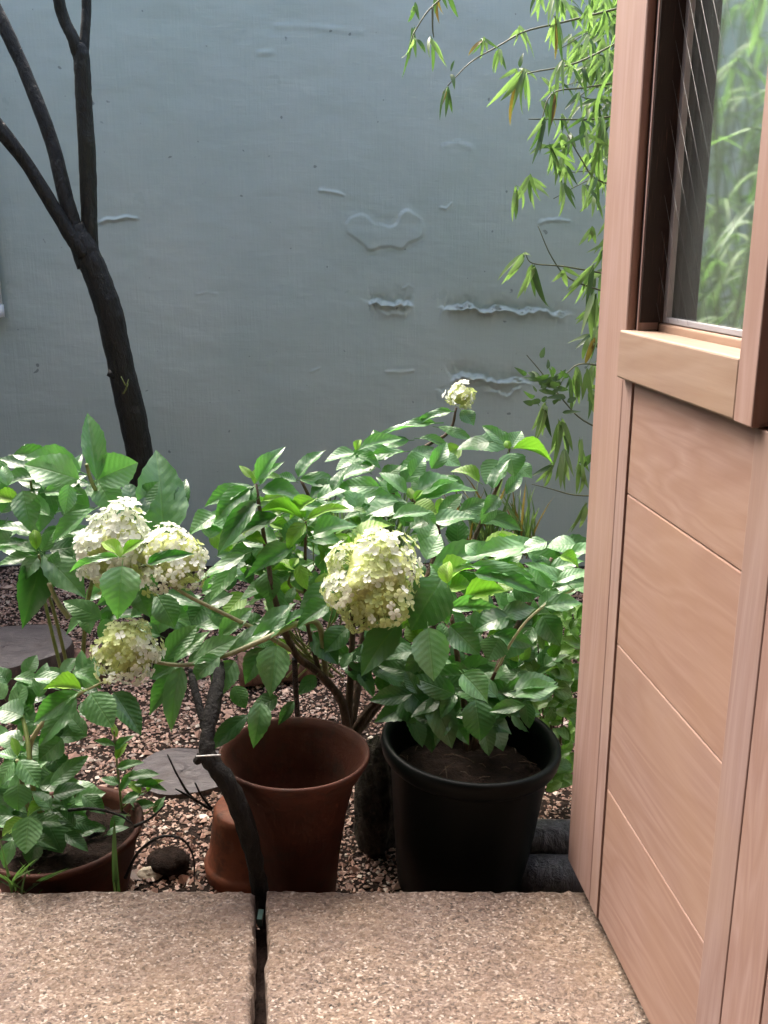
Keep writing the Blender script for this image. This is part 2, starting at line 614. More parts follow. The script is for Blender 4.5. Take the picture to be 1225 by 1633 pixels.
def sstep(x): 
    x = np.clip(x, 0, 1)
    return x * x * (3 - 2 * x)


def wiggle(pts, seed, amp, n=5):
    out, _ = smooth_path([Vector((a, b, 0)) for a, b in pts], [1] * len(pts), n)
    r_ = random.Random(seed)
    return [(p.x + r_.uniform(-.4, .4) * amp, p.y + r_.uniform(-1, 1) * amp * (0 if i in (0, len(out) - 1) else 1)) for i, p in enumerate(out)]


def build_wall():
    x0, z1 = px_wall(500, 300); x1, z0 = px_wall(945, 665)
    xs = np.concatenate([lin(-7, -1.9, .15)[:-1], lin(-1.9, x0, .0085)[:-1], lin(x0, x1, .0045)[:-1], lin(x1, 2.6, .02)[:-1], lin(2.6, 9, .2)])
    zs = np.concatenate([lin(GROUND_Z - .3, z0, .03)[:-1], lin(z0, z1, .0042)[:-1], lin(z1, 2.3, .010)[:-1], lin(2.3, 2.75, .06)])
    X, Z = np.meshgrid(xs, zs)
    H = .004 * fbm(X * 1.6, Z * 1.6, 3, 3) + .0011 * fbm(X * 7, Z * 14, 5, 3)
    W = lambda L: [px_wall(a, b) for a, b in L]
    # heart-shaped blister: skin of paint standing off the wall
    heart = W(wiggle([(547, 356), (556, 343), (578, 337), (591, 343), (597, 351), (610, 352), (620, 356), (630, 353), (635, 340), (646, 331),
               (661, 335), (676, 346), (680, 362), (676, 380), (655, 391), (640, 402), (616, 397), (590, 404), (574, 390), (551, 374), (547, 356)], 5, .9, 3))
    D, S, T = poly_dist(X, Z, heart)
    ins = inside(X, Z, heart[:-1])
    H = H + np.where(ins, (.006 + .003 * vnoise(X * 14, Z * 14, 8)) * sstep(D / .02), 0) + .0013 * np.exp(-(D / .006) ** 2) * (.4 + .6 * (vnoise(X * 40, Z * 40, 9) * .5 + .5))
    # long crack with the upper skin hollow and the lower one lifted
    def crack(pts, up, ledge, wid, seed=0):
        nonlocal H
        pts = W(wiggle(pts, seed, 2.2))
        D, S, T = poly_dist(X, Z, pts)
        D = np.abs(D + .006 * vnoise(X * 22, Z * 22, seed) + .003 * vnoise(X * 60, Z * 60, seed + 40))
        fade = sstep(T / .22) * sstep((1 - T) / .22) * (.55 + .45 * sstep(vnoise(X * 6 + seed, Z * 0 + .5, seed) * .8 + .6))
        sv = D * S
        t = sstep((sv + .010) / .020)
        e = np.exp(-np.maximum(D, 0) / wid) * fade
        H = H + ledge * e * (1 - t) - up * e * t
        H = H + .004 * e * vnoise(X * 35, Z * 50, seed + 60)
    crack([(585, 484), (600, 480), (622, 486), (640, 482), (662, 486)], .026, .036, .020, 2)
    crack([(695, 489), (720, 491), (745, 487), (770, 494), (800, 491), (830, 495), (860, 493), (890, 500), (920, 502)], .030, .046, .020, 3)
    crack([(600, 496), (630, 500), (660, 494)], .004, .006, .012, 4)
    crack([(715, 607), (735, 598), (760, 600), (790, 607), (815, 606), (860, 612)], .030, .038, .026, 5)
    crack([(765, 618), (790, 622), (808, 630), (822, 620), (838, 610)], .010, .016, .016, 6)
    crack([(690, 622), (720, 624), (745, 632)], .004, .005, .015, 7)
    def ridge(pts, h, wid):
        nonlocal H
        D, S, T = poly_dist(X, Z, W(pts))
        fade = sstep(T / .15) * sstep((1 - T) / .15)
        H = H + h * .55 * np.exp(-(D / (wid * .6 * (1 + .5 * vnoise(X * 60, Z * 60, 12)))) ** 2) * fade * (.7 + .5 * vnoise(X * 25, Z * 25, 13))
    for pts, h, wd in [([(155, 358), (170, 350), (185, 351), (203, 346), (224, 350)], .013, .012), ([(505, 303), (530, 306), (552, 312)], .006, .010),
                       ([(700, 330), (712, 333), (722, 322)], .005, .009), ([(855, 358), (870, 352), (890, 351), (912, 353)], .011, .011),
                       ([(430, 42), (470, 41), (520, 45), (590, 52)], .006, .011), ([(405, 86), (440, 83)], .006, .01), ([(700, 235), (730, 228), (760, 240)], .005, .012),
                       ([(610, 592), (640, 594), (665, 590)], .004, .01), ([(495, 595), (512, 585)], .004, .009), ([(640, 462), (652, 455), (662, 460)], .005, .008),
                       ([(310, 470), (330, 466), (350, 470)], .004, .01)]:
        ridge(pts, h * 1.5, wd)
    V = np.stack([X.ravel(), (WALL_Y - H).ravel(), Z.ravel()], 1)
    nz, nx = X.shape
    i = np.arange(nz * nx).reshape(nz, nx)
    F = np.stack([i[:-1, :-1].ravel(), i[:-1, 1:].ravel(), i[1:, 1:].ravel(), i[1:, :-1].ravel()], 1)
    o = obj('garden_wall', V, F.tolist(), M['wall'], None, True)
    tag(o, 'tall blue-grey painted plaster wall with blisters and a long crack', 'wall')
    # coping and back
    m = MB()
    z = 2.75
    v = [(-7, WALL_Y - .03, z), (9, WALL_Y - .03, z), (9, WALL_Y + .22, z), (-7, WALL_Y + .22, z),
         (-7, WALL_Y - .03, z + .06), (9, WALL_Y - .03, z + .06), (9, WALL_Y + .22, z + .06), (-7, WALL_Y + .22, z + .06)]
    m.add(v, [(0, 3, 2, 1), (4, 5, 6, 7), (0, 1, 5, 4), (1, 2, 6, 5), (2, 3, 7, 6), (3, 0, 4, 7)])
    m.add([(-7, WALL_Y + .18, -.5), (9, WALL_Y + .18, -.5), (9, WALL_Y + .18, z), (-7, WALL_Y + .18, z)], [(0, 3, 2, 1)])
    c = m.build('coping', M['wall'], None, False)
    c.parent = o


build_wall()


def box(m, a, b):
    x0, y0, z0 = a; x1, y1, z1 = b
    m.add([(x0, y0, z0), (x1, y0, z0), (x1, y1, z0), (x0, y1, z0), (x0, y0, z1), (x1, y0, z1), (x1, y1, z1), (x0, y1, z1)],
          [(0, 3, 2, 1), (4, 5, 6, 7), (0, 1, 5, 4), (1, 2, 6, 5), (2, 3, 7, 6), (3, 0, 4, 7)])
    return m


# ------------------------------------------------------------------ setting: ground
def build_ground():
    xs = np.concatenate([lin(-40, -2.2, 2.)[:-1], lin(-2.2, 2.6, .03)[:-1], lin(2.6, 40, 2.)])
    ys = np.concatenate([lin(-30, 1.2, 2.)[:-1], lin(1.2, 4.6, .03)[:-1], lin(4.6, 60, 3.)])
    X, Y = np.meshgrid(xs, ys)
    Zz = GROUND_Z + .012 * fbm(X * 2.2, Y * 2.2, 21, 4) - .004
    V = np.stack([X.ravel(), Y.ravel(), Zz.ravel()], 1)
    ny, nx = X.shape
    i = np.arange(ny * nx).reshape(ny, nx)
    F = np.stack([i[:-1, :-1].ravel(), i[:-1, 1:].ravel(), i[1:, 1:].ravel(), i[1:, :-1].ravel()], 1)
    tag(obj('ground', V, F.tolist(), M['soil'], None, True), kind='structure')


build_ground()


def ground_z(x, y):
    x = np.asarray(x, dtype=float); y = np.asarray(y, dtype=float)
    return GROUND_Z + .012 * fbm(x * 2.2, y * 2.2, 21, 4) - .004


def build_gravel():
    n = 95000
    x = rng.uniform(-1.75, 2.0, n); y = 1.72 + 2.55 * rng.uniform(0, 1, n) ** 1.25
    s = rng.gamma(4.0, .00072, n) + .0012
    s *= np.where(rng.uniform(0, 1, n) < .03, 2.1, 1)
    keep = np.abs(x) < .2 + y * .62
    x, y, s = x[keep], y[keep], s[keep]; n = len(x)
    z = ground_z(x, y) + s * .35 + .004 * np.maximum(0, vnoise(x * 9, y * 9, 4))
    oct_ = np.array([(1, 0, 0), (-1, 0, 0), (0, 1, 0), (0, -1, 0), (0, 0, 1), (0, 0, -1)], float)
    fa = np.array([(0, 2, 4), (2, 1, 4), (1, 3, 4), (3, 0, 4), (2, 0, 5), (1, 2, 5), (3, 1, 5), (0, 3, 5)])
    V = np.repeat(oct_[None], n, 0) * rng.uniform(.55, 1.35, (n, 6, 1)) + rng.normal(0, .22, (n, 6, 3))
    V *= np.stack([s * rng.uniform(.8, 1.7, n), s * rng.uniform(.8, 1.4, n), s * rng.uniform(.5, .9, n)], 1)[:, None, :]
    a = rng.uniform(0, 6.283, n)
    ca, sa = np.cos(a)[:, None], np.sin(a)[:, None]
    vx = V[:, :, 0] * ca - V[:, :, 1] * sa; vy = V[:, :, 0] * sa + V[:, :, 1] * ca
    V = np.stack([vx + x[:, None], vy + y[:, None], V[:, :, 2] + z[:, None]], 2).reshape(-1, 3)
    F = (fa[None] + (np.arange(n) * 6)[:, None, None]).reshape(-1, 3)
    me = bpy.data.meshes.new('gravel')
    me.from_pydata(V.tolist(), [], F.tolist())
    pal = np.array((1.25, 1.36, 1.34)) * np.array([(.36, .21, .165), (.28, .15, .115), (.44, .29, .235), (.19, .105, .085), (.50, .38, .33), (.33, .20, .17), (.12, .08, .07), (.60, .50, .44)])
    t = pal[rng.choice(len(pal), n, p=[.24, .2, .17, .13, .08, .1, .05, .03])] * rng.uniform(.8, 1.2, (n, 1))
    at_ = me.attributes.new('tone', 'FLOAT_COLOR', 'POINT')
    c = np.ones((n * 6, 4), dtype=np.float32); c[:, :3] = np.repeat(t, 6, 0)
    at_.data.foreach_set('color', c.ravel())
    me.materials.append(M['gravel'])
    o = link('gravel', me)
    tag(o, 'fine reddish brown gravel covering the garden bed', 'gravel', None, 'stuff')
    # litter: bits of bark, straw and old leaf
    m = MB()
    for k in range(420):
        yy = 1.74 + 2.3 * random.random() ** 1.2
        xx = random.uniform(-1, 1) * (.2 + yy * .5)
        zz = float(ground_z(xx, yy)) + .008
        L = random.uniform(.012, .05); an = random.uniform(0, 6.28)
        d = Vector((math.cos(an), math.sin(an), random.uniform(-.1, .25))) * L
        p = Vector((xx, yy, zz))
        m.tube([p - d * .5, p + Vector((0, 0, .003)), p + d * .5], [.0012, .0016, .0008], 4)
    tag(m.build('plant_litter', M['twig'], None, False), 'scattered bits of bark and dry twig on the gravel', 'litter', None, 'stuff')


build_gravel()


# ------------------------------------------------------------------ stone slabs
def build_slab(name, xa, xb, ya, yb, seed, label, side, xf):
    # side +1: the right edge runs to xf at the front; -1: the left edge does
    s = .0036
    xs = lin(xa, xb, s); ys = lin(ya, yb, s)
    X, Y = np.meshgrid(xs, ys)
    edge = np.minimum(np.minimum(X - xa, xb - X), np.minimum(Y - ya, yb - Y))
    chip = .006 + .011 * (vnoise(X * 26, Y * 26, seed) * .5 + .5) * (vnoise(X * 70, Y * 70, seed + 1) * .5 + .5)
    H = .0026 * fbm(X * 70, Y * 75, seed + 3, 2) + .0030 * fbm(X * 9, Y * 9, seed + 5, 3)
    H -= .010 * (1 - sstep(edge / chip)) ** 2
    Xo = X + np.where(edge < .001, .004 * vnoise(X * 40, Y * 40, seed + 8), 0)
    Yo = Y + np.where(edge < .001, .005 * vnoise(X * 40, Y * 40, seed + 9) + .004 * vnoise(X * 9, Y * 9, seed + 11), 0)
    w1 = (X - xa) / (xb - xa)
    w1 = w1 if side > 0 else 1 - w1
    Xo = Xo + w1 * ((yb - Y) / (yb - FRONT_Y)) * (xf - (xb if side > 0 else xa)) + w1 ** 8 * (.004 * vnoise(Y * 0 + 3.3, Y * 9, seed + 30) + .003 * vnoise(Y * 0 + 1.3, Y * 40, seed + 31))
    V = np.stack([Xo.ravel(), Yo.ravel(), H.ravel()], 1)
    ny, nx = X.shape
    i = np.arange(ny * nx).reshape(ny, nx)
    F = np.stack([i[:-1, :-1].ravel(), i[:-1, 1:].ravel(), i[1:, 1:].ravel(), i[1:, :-1].ravel()], 1).tolist()
    loop = list(i[0, :]) + list(i[1:, -1]) + list(i[-1, -2::-1]) + list(i[-2:0:-1, 0])
    V = V.tolist(); base = len(V)
    for q in loop:
        V.append([V[q][0], V[q][1], -.16])
    L = len(loop)
    for k in range(L):
        k2 = (k + 1) % L
        F.append((int(loop[k2]), int(loop[k]), base + k, base + k2))
    o = obj(name, V, F, M['stone'], None, True)
    tag(o, label, 'stone slab')


SLAB_Y = atz(500, 1419, 0).y
FRONT_Y = atz(410, 1633, 0).y
gl = atz(406, 1424, 0).x
gr = atz(422, 1424, 0).x
build_slab('stone_slab', -1.35, gl, 1.12, SLAB_Y, 1, 'pinkish granite slab to the left of the dark gap', 1, atz(397, 1633, 0).x)
build_slab('stone_slab', gr, 1.15, 1.12, SLAB_Y, 2, 'pinkish granite slab right of the dark gap, under the door', -1, atz(427, 1633, 0).x)
# bedding under the slabs
m = MB(); box(m, (-1.3, .8, -.34), (1.1, SLAB_Y - .03, -.07))
tag(m.build('bedding', M['soil'], None, False), kind='structure')
# shard in the gap
g = atz(415, 1452, -.01)
m = MB(); box(m, (g.x - .005, g.y - .016, -.034), (g.x + .005, g.y + .014, -.018))
tag(m.build('shard', M['bluegreen'], None, False), 'small blue-green shard wedged in the gap between the slabs', 'shard')

# ------------------------------------------------------------------ the house the camera stands in
m = MB()
box(m, (-3.0, -3.2, -.3), (3.0, 0.98, .02))
tag(m.build('floor', M['floor_in'], None, False), kind='structure')
m = MB()
HY = .98
box(m, (-3.1, HY, -.3), (-1.15, HY + .14, 2.5))
box(m, (1.02, HY, -.3), (6.0, HY + .14, 2.5))
box(m, (-3.1, HY, 2.2), (6.0, HY + .14, 2.9))
tag(m.build('wall_house_front', M['plaster_in'], None, False), kind='structure')
m = MB(); box(m, (-3.1, -3.3, -.3), (3.1, -3.2, 2.6)); tag(m.build('wall_house_back', M['plaster_in'], None, False), kind='structure')
m = MB(); box(m, (-3.1, -3.2, -.3), (-3.0, HY, 2.6)); tag(m.build('wall_house_left', M['plaster_in'], None, False), kind='structure')
m = MB(); box(m, (3.0, -3.2, -.3), (3.1, HY, 2.6)); tag(m.build('wall_house_right', M['plaster_in'], None, False), kind='structure')
m = MB(); box(m, (-2.75, HY + .14, -.4), (-2.6, WALL_Y + .1, 2.75)); tag(m.build('wall_added_left', M['wall'], None, False), kind='structure')  # unseen side wall, added to cut low sky light on the pots
m = MB(); box(m, (3.0, HY + .14, -.4), (3.15, WALL_Y + .1, 2.75)); tag(m.build('wall_added_right', M['wall'], None, False), kind='structure')  # unseen too, added to block low sky light from the right
m = MB(); box(m, (-3.1, -3.3, 2.5), (3.1, HY, 2.6)); tag(m.build('ceiling', M['plaster_in'], None, False), kind='structure')
m = MB(); box(m, (-3.4, HY - .1, 2.62), (6.2, HY + .55, 2.7)); tag(m.build('eave', M['eave'], None, False), kind='structure')

# ------------------------------------------------------------------ door
DA = math.atan2(ray(430, 397).x, ray(430, 397).y)
AWAY = Vector((math.sin(DA), math.cos(DA), 0))
DN = Vector((-math.cos(DA), math.sin(DA), 0))        # out of the face, to the left
D0 = atz(905, 1370, .03)
DOORW = .86


def door_hit(px, py, n=0.0):
    d = ray(px, py)
    o = D0 + DN * n
    t = (o - CAM).dot(DN) / d.dot(DN)
    p = CAM + d * t
    return (-(p - D0).dot(AWAY), p.z)


door = thing('door', tuple(D0 - AWAY * (DOORW / 2)), 'open pale pinkish wooden door with glazed top and plank panel below', 'door')
DROT = Matrix((( -DN.x, AWAY.x, 0), (-DN.y, AWAY.y, 0), (0, 0, 1))).to_4x4()   # local x = into the door, y = away, z = up


def dbox(name, s0, s1, z0, z1, n0, n1, material, parent=door, bev=.002):
    """box in door space: s from the free edge towards the hinge, n out of the face"""
    import bmesh
    bm = bmesh.new()
    c = ((-(n0 + n1) / 2), -(s0 + s1) / 2, (z0 + z1) / 2)
    bmesh.ops.create_cube(bm, size=1)
    for v in bm.verts:
        v.co.x *= abs(n1 - n0); v.co.y *= abs(s1 - s0); v.co.z *= abs(z1 - z0)
    if bev:
        bmesh.ops.bevel(bm, geom=list(bm.edges), offset=bev, segments=2, affect='EDGES', profile=.5)
    me = bpy.data.meshes.new(name)
    bm.to_mesh(me); bm.free()
    me.materials.append(material)
    p = Vector((D0.x, D0.y, 0)) + (DROT @ Vector(c))
    return link(name, me, parent, Matrix.Translation(p) @ DROT)


Z0, ZT = .03, 2.08
SG, SU, SI, SM, SM2, ZR0, ZR1 = .184, .143, .162, .600, .668, 1.045, 1.122
TH = -.112
W_ = M
# free stile: full-thickness core set back a little, face boards on it
dbox('stile', 0, SU, Z0, ZT, -.045, 0, M['wood_v'], bev=.004)
dbox('stile_strip', SU + .0002, SG, Z0, ZR0 - .0015, -.045, -.0004, M['wood_v'], bev=.001)
dbox('stile', 0.004, SI, Z0, ZT, TH, -.0465, M['shade_wood'])
dbox('glazing_bead', SU + .012, SI - .001, ZR1 + .0005, ZT - .13, -.046, -.012, M['wood_v'], bev=.001)
dbox('reveal_shade', SU + .0005, SU + .0112, ZR1 + .0006, ZT - .131, -.046, -.014, M['shade_wood'], bev=0)  # thin strips added over the reveals; their dark colour carries the shade
dbox('reveal_shade', SI + .0002, SI + .0032, ZR1 + .0132, ZT - .131, -.0615, -.0135, M['shade_wood'], bev=0)
# planks of the lower panel
for a, b in [(Z0, .3066), (.307, .5886), (.589, .8566), (.857, ZR0 + .02)]:
    dbox('plank', SG + .0022, SM, a, b, -.04, -.003, M['wood_h'], bev=.0026)
dbox('panel_back', SI + .001, DOORW - .1, Z0 + .002, ZR0 + .03, TH + .01, -.0415, M['shade_wood'])
# middle rail, proud of the planks
dbox('rail', SU + .0012, .5645, ZR0, ZR1, -.044, .012, M['wood_rail'], bev=.003)
dbox('rail', SI + .001, DOORW - .1, ZR0 + .031, ZR1 + .012, TH, -.045, M['wood_rail'], bev=.003)
dbox('stile', SM + .0012, SM2, Z0, ZR0 - .002, -.045, .0015, M['wood_v'])
dbox('stile', .565, .612, ZR0 - .001, ZT - .13, -.112, .0125, M['wood_v'])
dbox('board', SM2 + .0008, DOORW - .1, Z0, ZR0 - .002, -.04, .0008, M['wood_v'], bev=.0015)
dbox('recess_shade', .6135, DOORW - .1, ZR0 - .0005, ZT - .13, -.044, -.022, M['shade_wood'])  # dark sheet painting the shade of the recess past the stile
dbox('stile', DOORW - .0985, DOORW, Z0, ZT, TH, 0, M['wood_v'])
dbox('rail', SI + .001, DOORW - .1, ZT - .128, ZT, TH, 0.001, M['wood_h'])
# glass with wires in it
GN = -.062
pane = dbox('glass_pane', SI + .001, .5645, ZR1 + .013, ZT - .13, GN - .005, GN, M['glass'], bev=0)
dbox('glass_bead', SI + .0036, SI + .016, ZR1 + .0135, ZT - .131, GN + .0008, GN + .011, M['metal'], bev=.001)
dbox('glass_bead', SI + .017, .5645, ZR1 + .0135, ZR1 + .022, GN + .0008, GN + .011, M['metal'], bev=.001)


def dpt(s, z, n):
    return Vector((D0.x, D0.y, 0)) - AWAY * s + DN * n + Vector((0, 0, z))


sa, sb, za, zb = SI + .004, .562, ZR1 + .014, ZT - .132
for k in range(-16, 16):
    # diagonal wires, clipped to the pane
    c0 = za + k * .055
    P = []
    sl = 1.9
    for s_ in (sa, sb):
        P.append((s_, c0 + (s_ - sa) * -sl + .8))
    (s0, z0), (s1, z1) = P
    def clip(s0, z0, s1, z1):
        out = []
        for t in np.linspace(0, 1, 161):
            z = z0 + (z1 - z0) * t
            if za < z < zb: out.append((s0 + (s1 - s0) * t, z))
        return (out[0], out[-1]) if len(out) > 3 else None
    q = clip(s0, z0, s1, z1)
    if q:
        m = MB(); m.tube([dpt(q[0][0], q[0][1], GN + .0015), dpt(q[1][0], q[1][1], GN + .0015)], [.00024, .00024], 4)
        m.build('wire', M['wire'], pane)

# door handle side: hinges near the house
for z in (.25, 1.75):
    m = MB(); p = dpt(DOORW + .006, z, -.02)
    m.tube([p, p + Vector((0, 0, .09))], [.007, .007], 10)
    m.build('hinge', M['metal'], door)

# ------------------------------------------------------------------ leaves
def leaf_mesh(name, seed, nu=15, fold=.16, droop=.5, wave=.05, quilt=.028, a=.62, b=.80, petiole=.14, mat_=None, vs=(-1, -.68, -.34, 0, .34, .68, 1), ser=.035, twist=0.0):
    rr = random.Random(seed)
    V, UV, F = [], [], []
    f0 = max(((u / 100) ** a) * (1 - u / 100) ** b for u in range(1, 100))
    ph1, ph2 = rr.uniform(0, 6), rr.uniform(0, 6)
    y = z = 0.0; th = -droop * .35
    for i in range(nu + 1):
        u = i / nu
        if i:
            th = droop * (u - .35) + rr.uniform(-.03, .03)
            y += math.cos(th) / nu; z -= math.sin(th) / nu
        f = (max(u, .004) ** a) * (max(1 - u, .0015) ** b) / f0
        if 0 < i < nu: f *= 1 + ser * (1 if i % 2 else -1)
        for v in vs:
            x = v * f * .5
            zz = z + fold * abs(v) * f * .5 + wave * math.sin(7 * u + (ph1 if v > 0 else ph2)) * v * v * f + \
                quilt * math.sin(2 * math.pi * (6 * u - 2.2 * abs(v))) * abs(v) * (1.1 - abs(v)) * 2 * f + twist * v * f * (u - .3)
            V.append((x, y, zz)); UV.append((v * .5 * max(f, .05) + .5, u))
    k = len(vs)
    for i in range(nu):
        for j in range(k - 1):
            F.append((i * k + j, i * k + j + 1, (i + 1) * k + j + 1, (i + 1) * k + j))
    if petiole:
        n = len(V)
        r = .013
        for (yy, zz) in ((.03, 0), (-petiole, -.03)):
            for q in range(4):
                an = q * math.pi / 2 + .78
                V.append((math.cos(an) * r, yy, zz + math.sin(an) * r - .004)); UV.append((.5, 0))
        for q in range(4):
            q2 = (q + 1) % 4
            F.append((n + q, n + q2, n + 4 + q2, n + 4 + q))
    return mesh_from(name, V, F, mat_, True, UV)


HYD = {}
for key, mt, kw in (('m', 'leaf', dict(fold=.17, droop=.42)), ('d', 'leaf_dark', dict(fold=.14, droop=.5)), ('y', 'leaf_young', dict(fold=.34, droop=.75, quilt=.012))):
    HYD[key] = []
    for s in range(8):
        k2 = dict(kw)
        k2['droop'] = kw['droop'] * (.45 + .22 * s * .9)
        k2['fold'] = kw['fold'] * (.5 + .17 * ((s * 5) % 8))
        HYD[key].append(leaf_mesh('leaf', 100 + s, mat_=M[mt], wave=.030 + .014 * (s % 4), a=.66 + .08 * (s % 3), b=.98 + .10 * (s % 4), twist=(-.12, .1, 0, .18)[s % 4], **k2))
SMALL = [leaf_mesh('leaf', 300 + s, nu=5, vs=(-1, -.5, 0, .5, 1), a=.5, b=.5, droop=.4 + .15 * s, fold=.2, quilt=0, petiole=.1, ser=0, mat_=M['leaf_small']) for s in range(5)]
BAM = {}
for key, mt in (('b', 'bam'), ('k', 'bam_dark'), ('r', 'bam_brown')):
    BAM[key] = [leaf_mesh('leaf', 400 + s, nu=7, vs=(-1, 0, 1), a=.42, b=.95, droop=.2 + .22 * s, fold=.05, quilt=0, wave=.004, petiole=.05, ser=0, twist=(-.08, .06, 0, .1)[s % 4], mat_=M[mt]) for s in range(5)]
BLADE = [leaf_mesh('blade', 500 + s, nu=9, vs=(-1, 0, 1), a=.15, b=.55, droop=.5 + .4 * s, fold=.012, quilt=0, wave=.0, petiole=0, ser=0, mat_=M['bam_dark']) for s in range(4)]


def put_leaf(parent, base, tip, width, normal, meshes, name='leaf', rr=random, wl=None):
    base = Vector(base); tip = Vector(tip)
    ax = tip - base; L = ax.length
    if L < 1e-4: return None
    ax.normalize()
    n = Vector(normal); n = n - ax * n.dot(ax)
    if n.length < 1e-3: n = Vector((0, -1, .3)) - ax * ax.dot(Vector((0, -1, .3)))
    n.normalize()
    x = ax.cross(n)
    mt = Matrix(((x.x * width, ax.x * L, n.x * L, base.x), (x.y * width, ax.y * L, n.y * L, base.y), (x.z * width, ax.z * L, n.z * L, base.z), (0, 0, 0, 1)))
    return link(name, rr.choice(meshes), parent, mt)


def leaf_px(parent, bx, by, tx, ty, wpx, Y, key='m', face=.35, k=.6, roll=0.0):
    """a hydrangea leaf seen from base to tip in the photograph, at distance Y"""
    s = mpp(bx, by, Y)
    b = at(bx, by, Y)
    dY = (by - ty) * s * k
    t = at(tx, ty, Y + dY)
    c = (CAM - b).normalized()
    n = Vector((0, -.12, 1)).lerp(c, face) + Vector((1, 0, 0)) * roll
    return put_leaf(parent, b, t, wpx * s * 1.04, n, HYD[key])


def leaves(parent, Y, rows):
    for r in rows:
        bx, by, tx, ty, w_ = r[:5]
        key = r[5] if len(r) > 5 else 'm'
        face = r[6] if len(r) > 6 else .38
        dY = r[7] if len(r) > 7 else 0
        leaf_px(parent, bx, by, tx, ty, w_, Y + dY + random.uniform(-.015, .015), key, face + random.uniform(-.06, .06), roll=random.uniform(-.2, .2))


def fill_leaves(parent, n, region, Yr, size, keys, seed):
    """fill a shrub's inside: region is a px polygon"""
    rr = random.Random(seed)
    xs = [p[0] for p in region]; ys = [p[1] for p in region]
    c = 0
    while c < n:
        x, y = rr.uniform(min(xs), max(xs)), rr.uniform(min(ys), max(ys))
        if not inside(np.array([x]), np.array([y]), region)[0]: continue
        c += 1
        an = rr.uniform(-2.6, -.5) if rr.random() < .35 else rr.uniform(-.6, 3.7)
        L = rr.uniform(*size)
        Y = rr.uniform(*Yr)
        leaf_px(parent, x, y, x + math.cos(an) * L, y + math.sin(an) * L * .7, L * rr.uniform(.38, .55), Y, rr.choice(keys), rr.uniform(.15, .7), roll=rr.uniform(-.5, .5))


def stem_px(parent, pts, r0, r1, material, name='stem', n=6, k=7, jit=0.0):
    P = [at(*p) for p in pts]
    rad = [r0 + (r1 - r0) * i / (len(P) - 1) for i in range(len(P))]
    P, rad = smooth_path(P, rad, n)
    m = MB(); m.tube(P, rad, k, jit=jit, seed=len(P))
    return m.build(name, material, parent)


# ------------------------------------------------------------------ flower heads
def floret_mesh(seed, mat_):
    rr = random.Random(seed)
    V, F = [], []
    for q in range(4):
        a0 = q * math.pi / 2 + rr.uniform(-.12, .12)
        L = rr.uniform(.85, 1.05); lift = rr.uniform(.05, .32)
        d = Vector((math.cos(a0), math.sin(a0), 0)); e = Vector((-d.y, d.x, 0))
        n = len(V)
        V.append(Vector((0, 0, -.02 + q * .008)))
        out = [(.30, -.26), (.62, -.44), (.92, -.27), (1.0, 0), (.92, .27), (.62, .44), (.30, .26)]
        for (p, s) in out:
            V.append(d * (p * L) + e * (s * L) + Vector((0, 0, lift * p * p + .12 * abs(s) + q * .008)))
        c = len(V); V.append(d * .6 * L + Vector((0, 0, lift * .3 - .05)))
        F += [(c, n + 1 + i, n + 2 + i) for i in range(6)] + [(n, n + 1, c), (n, c, n + 7)]
    n = len(V)
    V += [Vector((.09, 0, .03)), Vector((0, .09, .03)), Vector((-.09, 0, .03)), Vector((0, -.09, .03)), Vector((0, 0, .14))]
    F += [(n, n + 1, n + 4), (n + 1, n + 2, n + 4), (n + 2, n + 3, n + 4), (n + 3, n, n + 4)]
    return mesh_from('floret', V, F, mat_, True)


FLW = [floret_mesh(s, M['petal_w']) for s in range(5)]
FLG = [floret_mesh(20 + s, M['petal_g']) for s in range(5)]


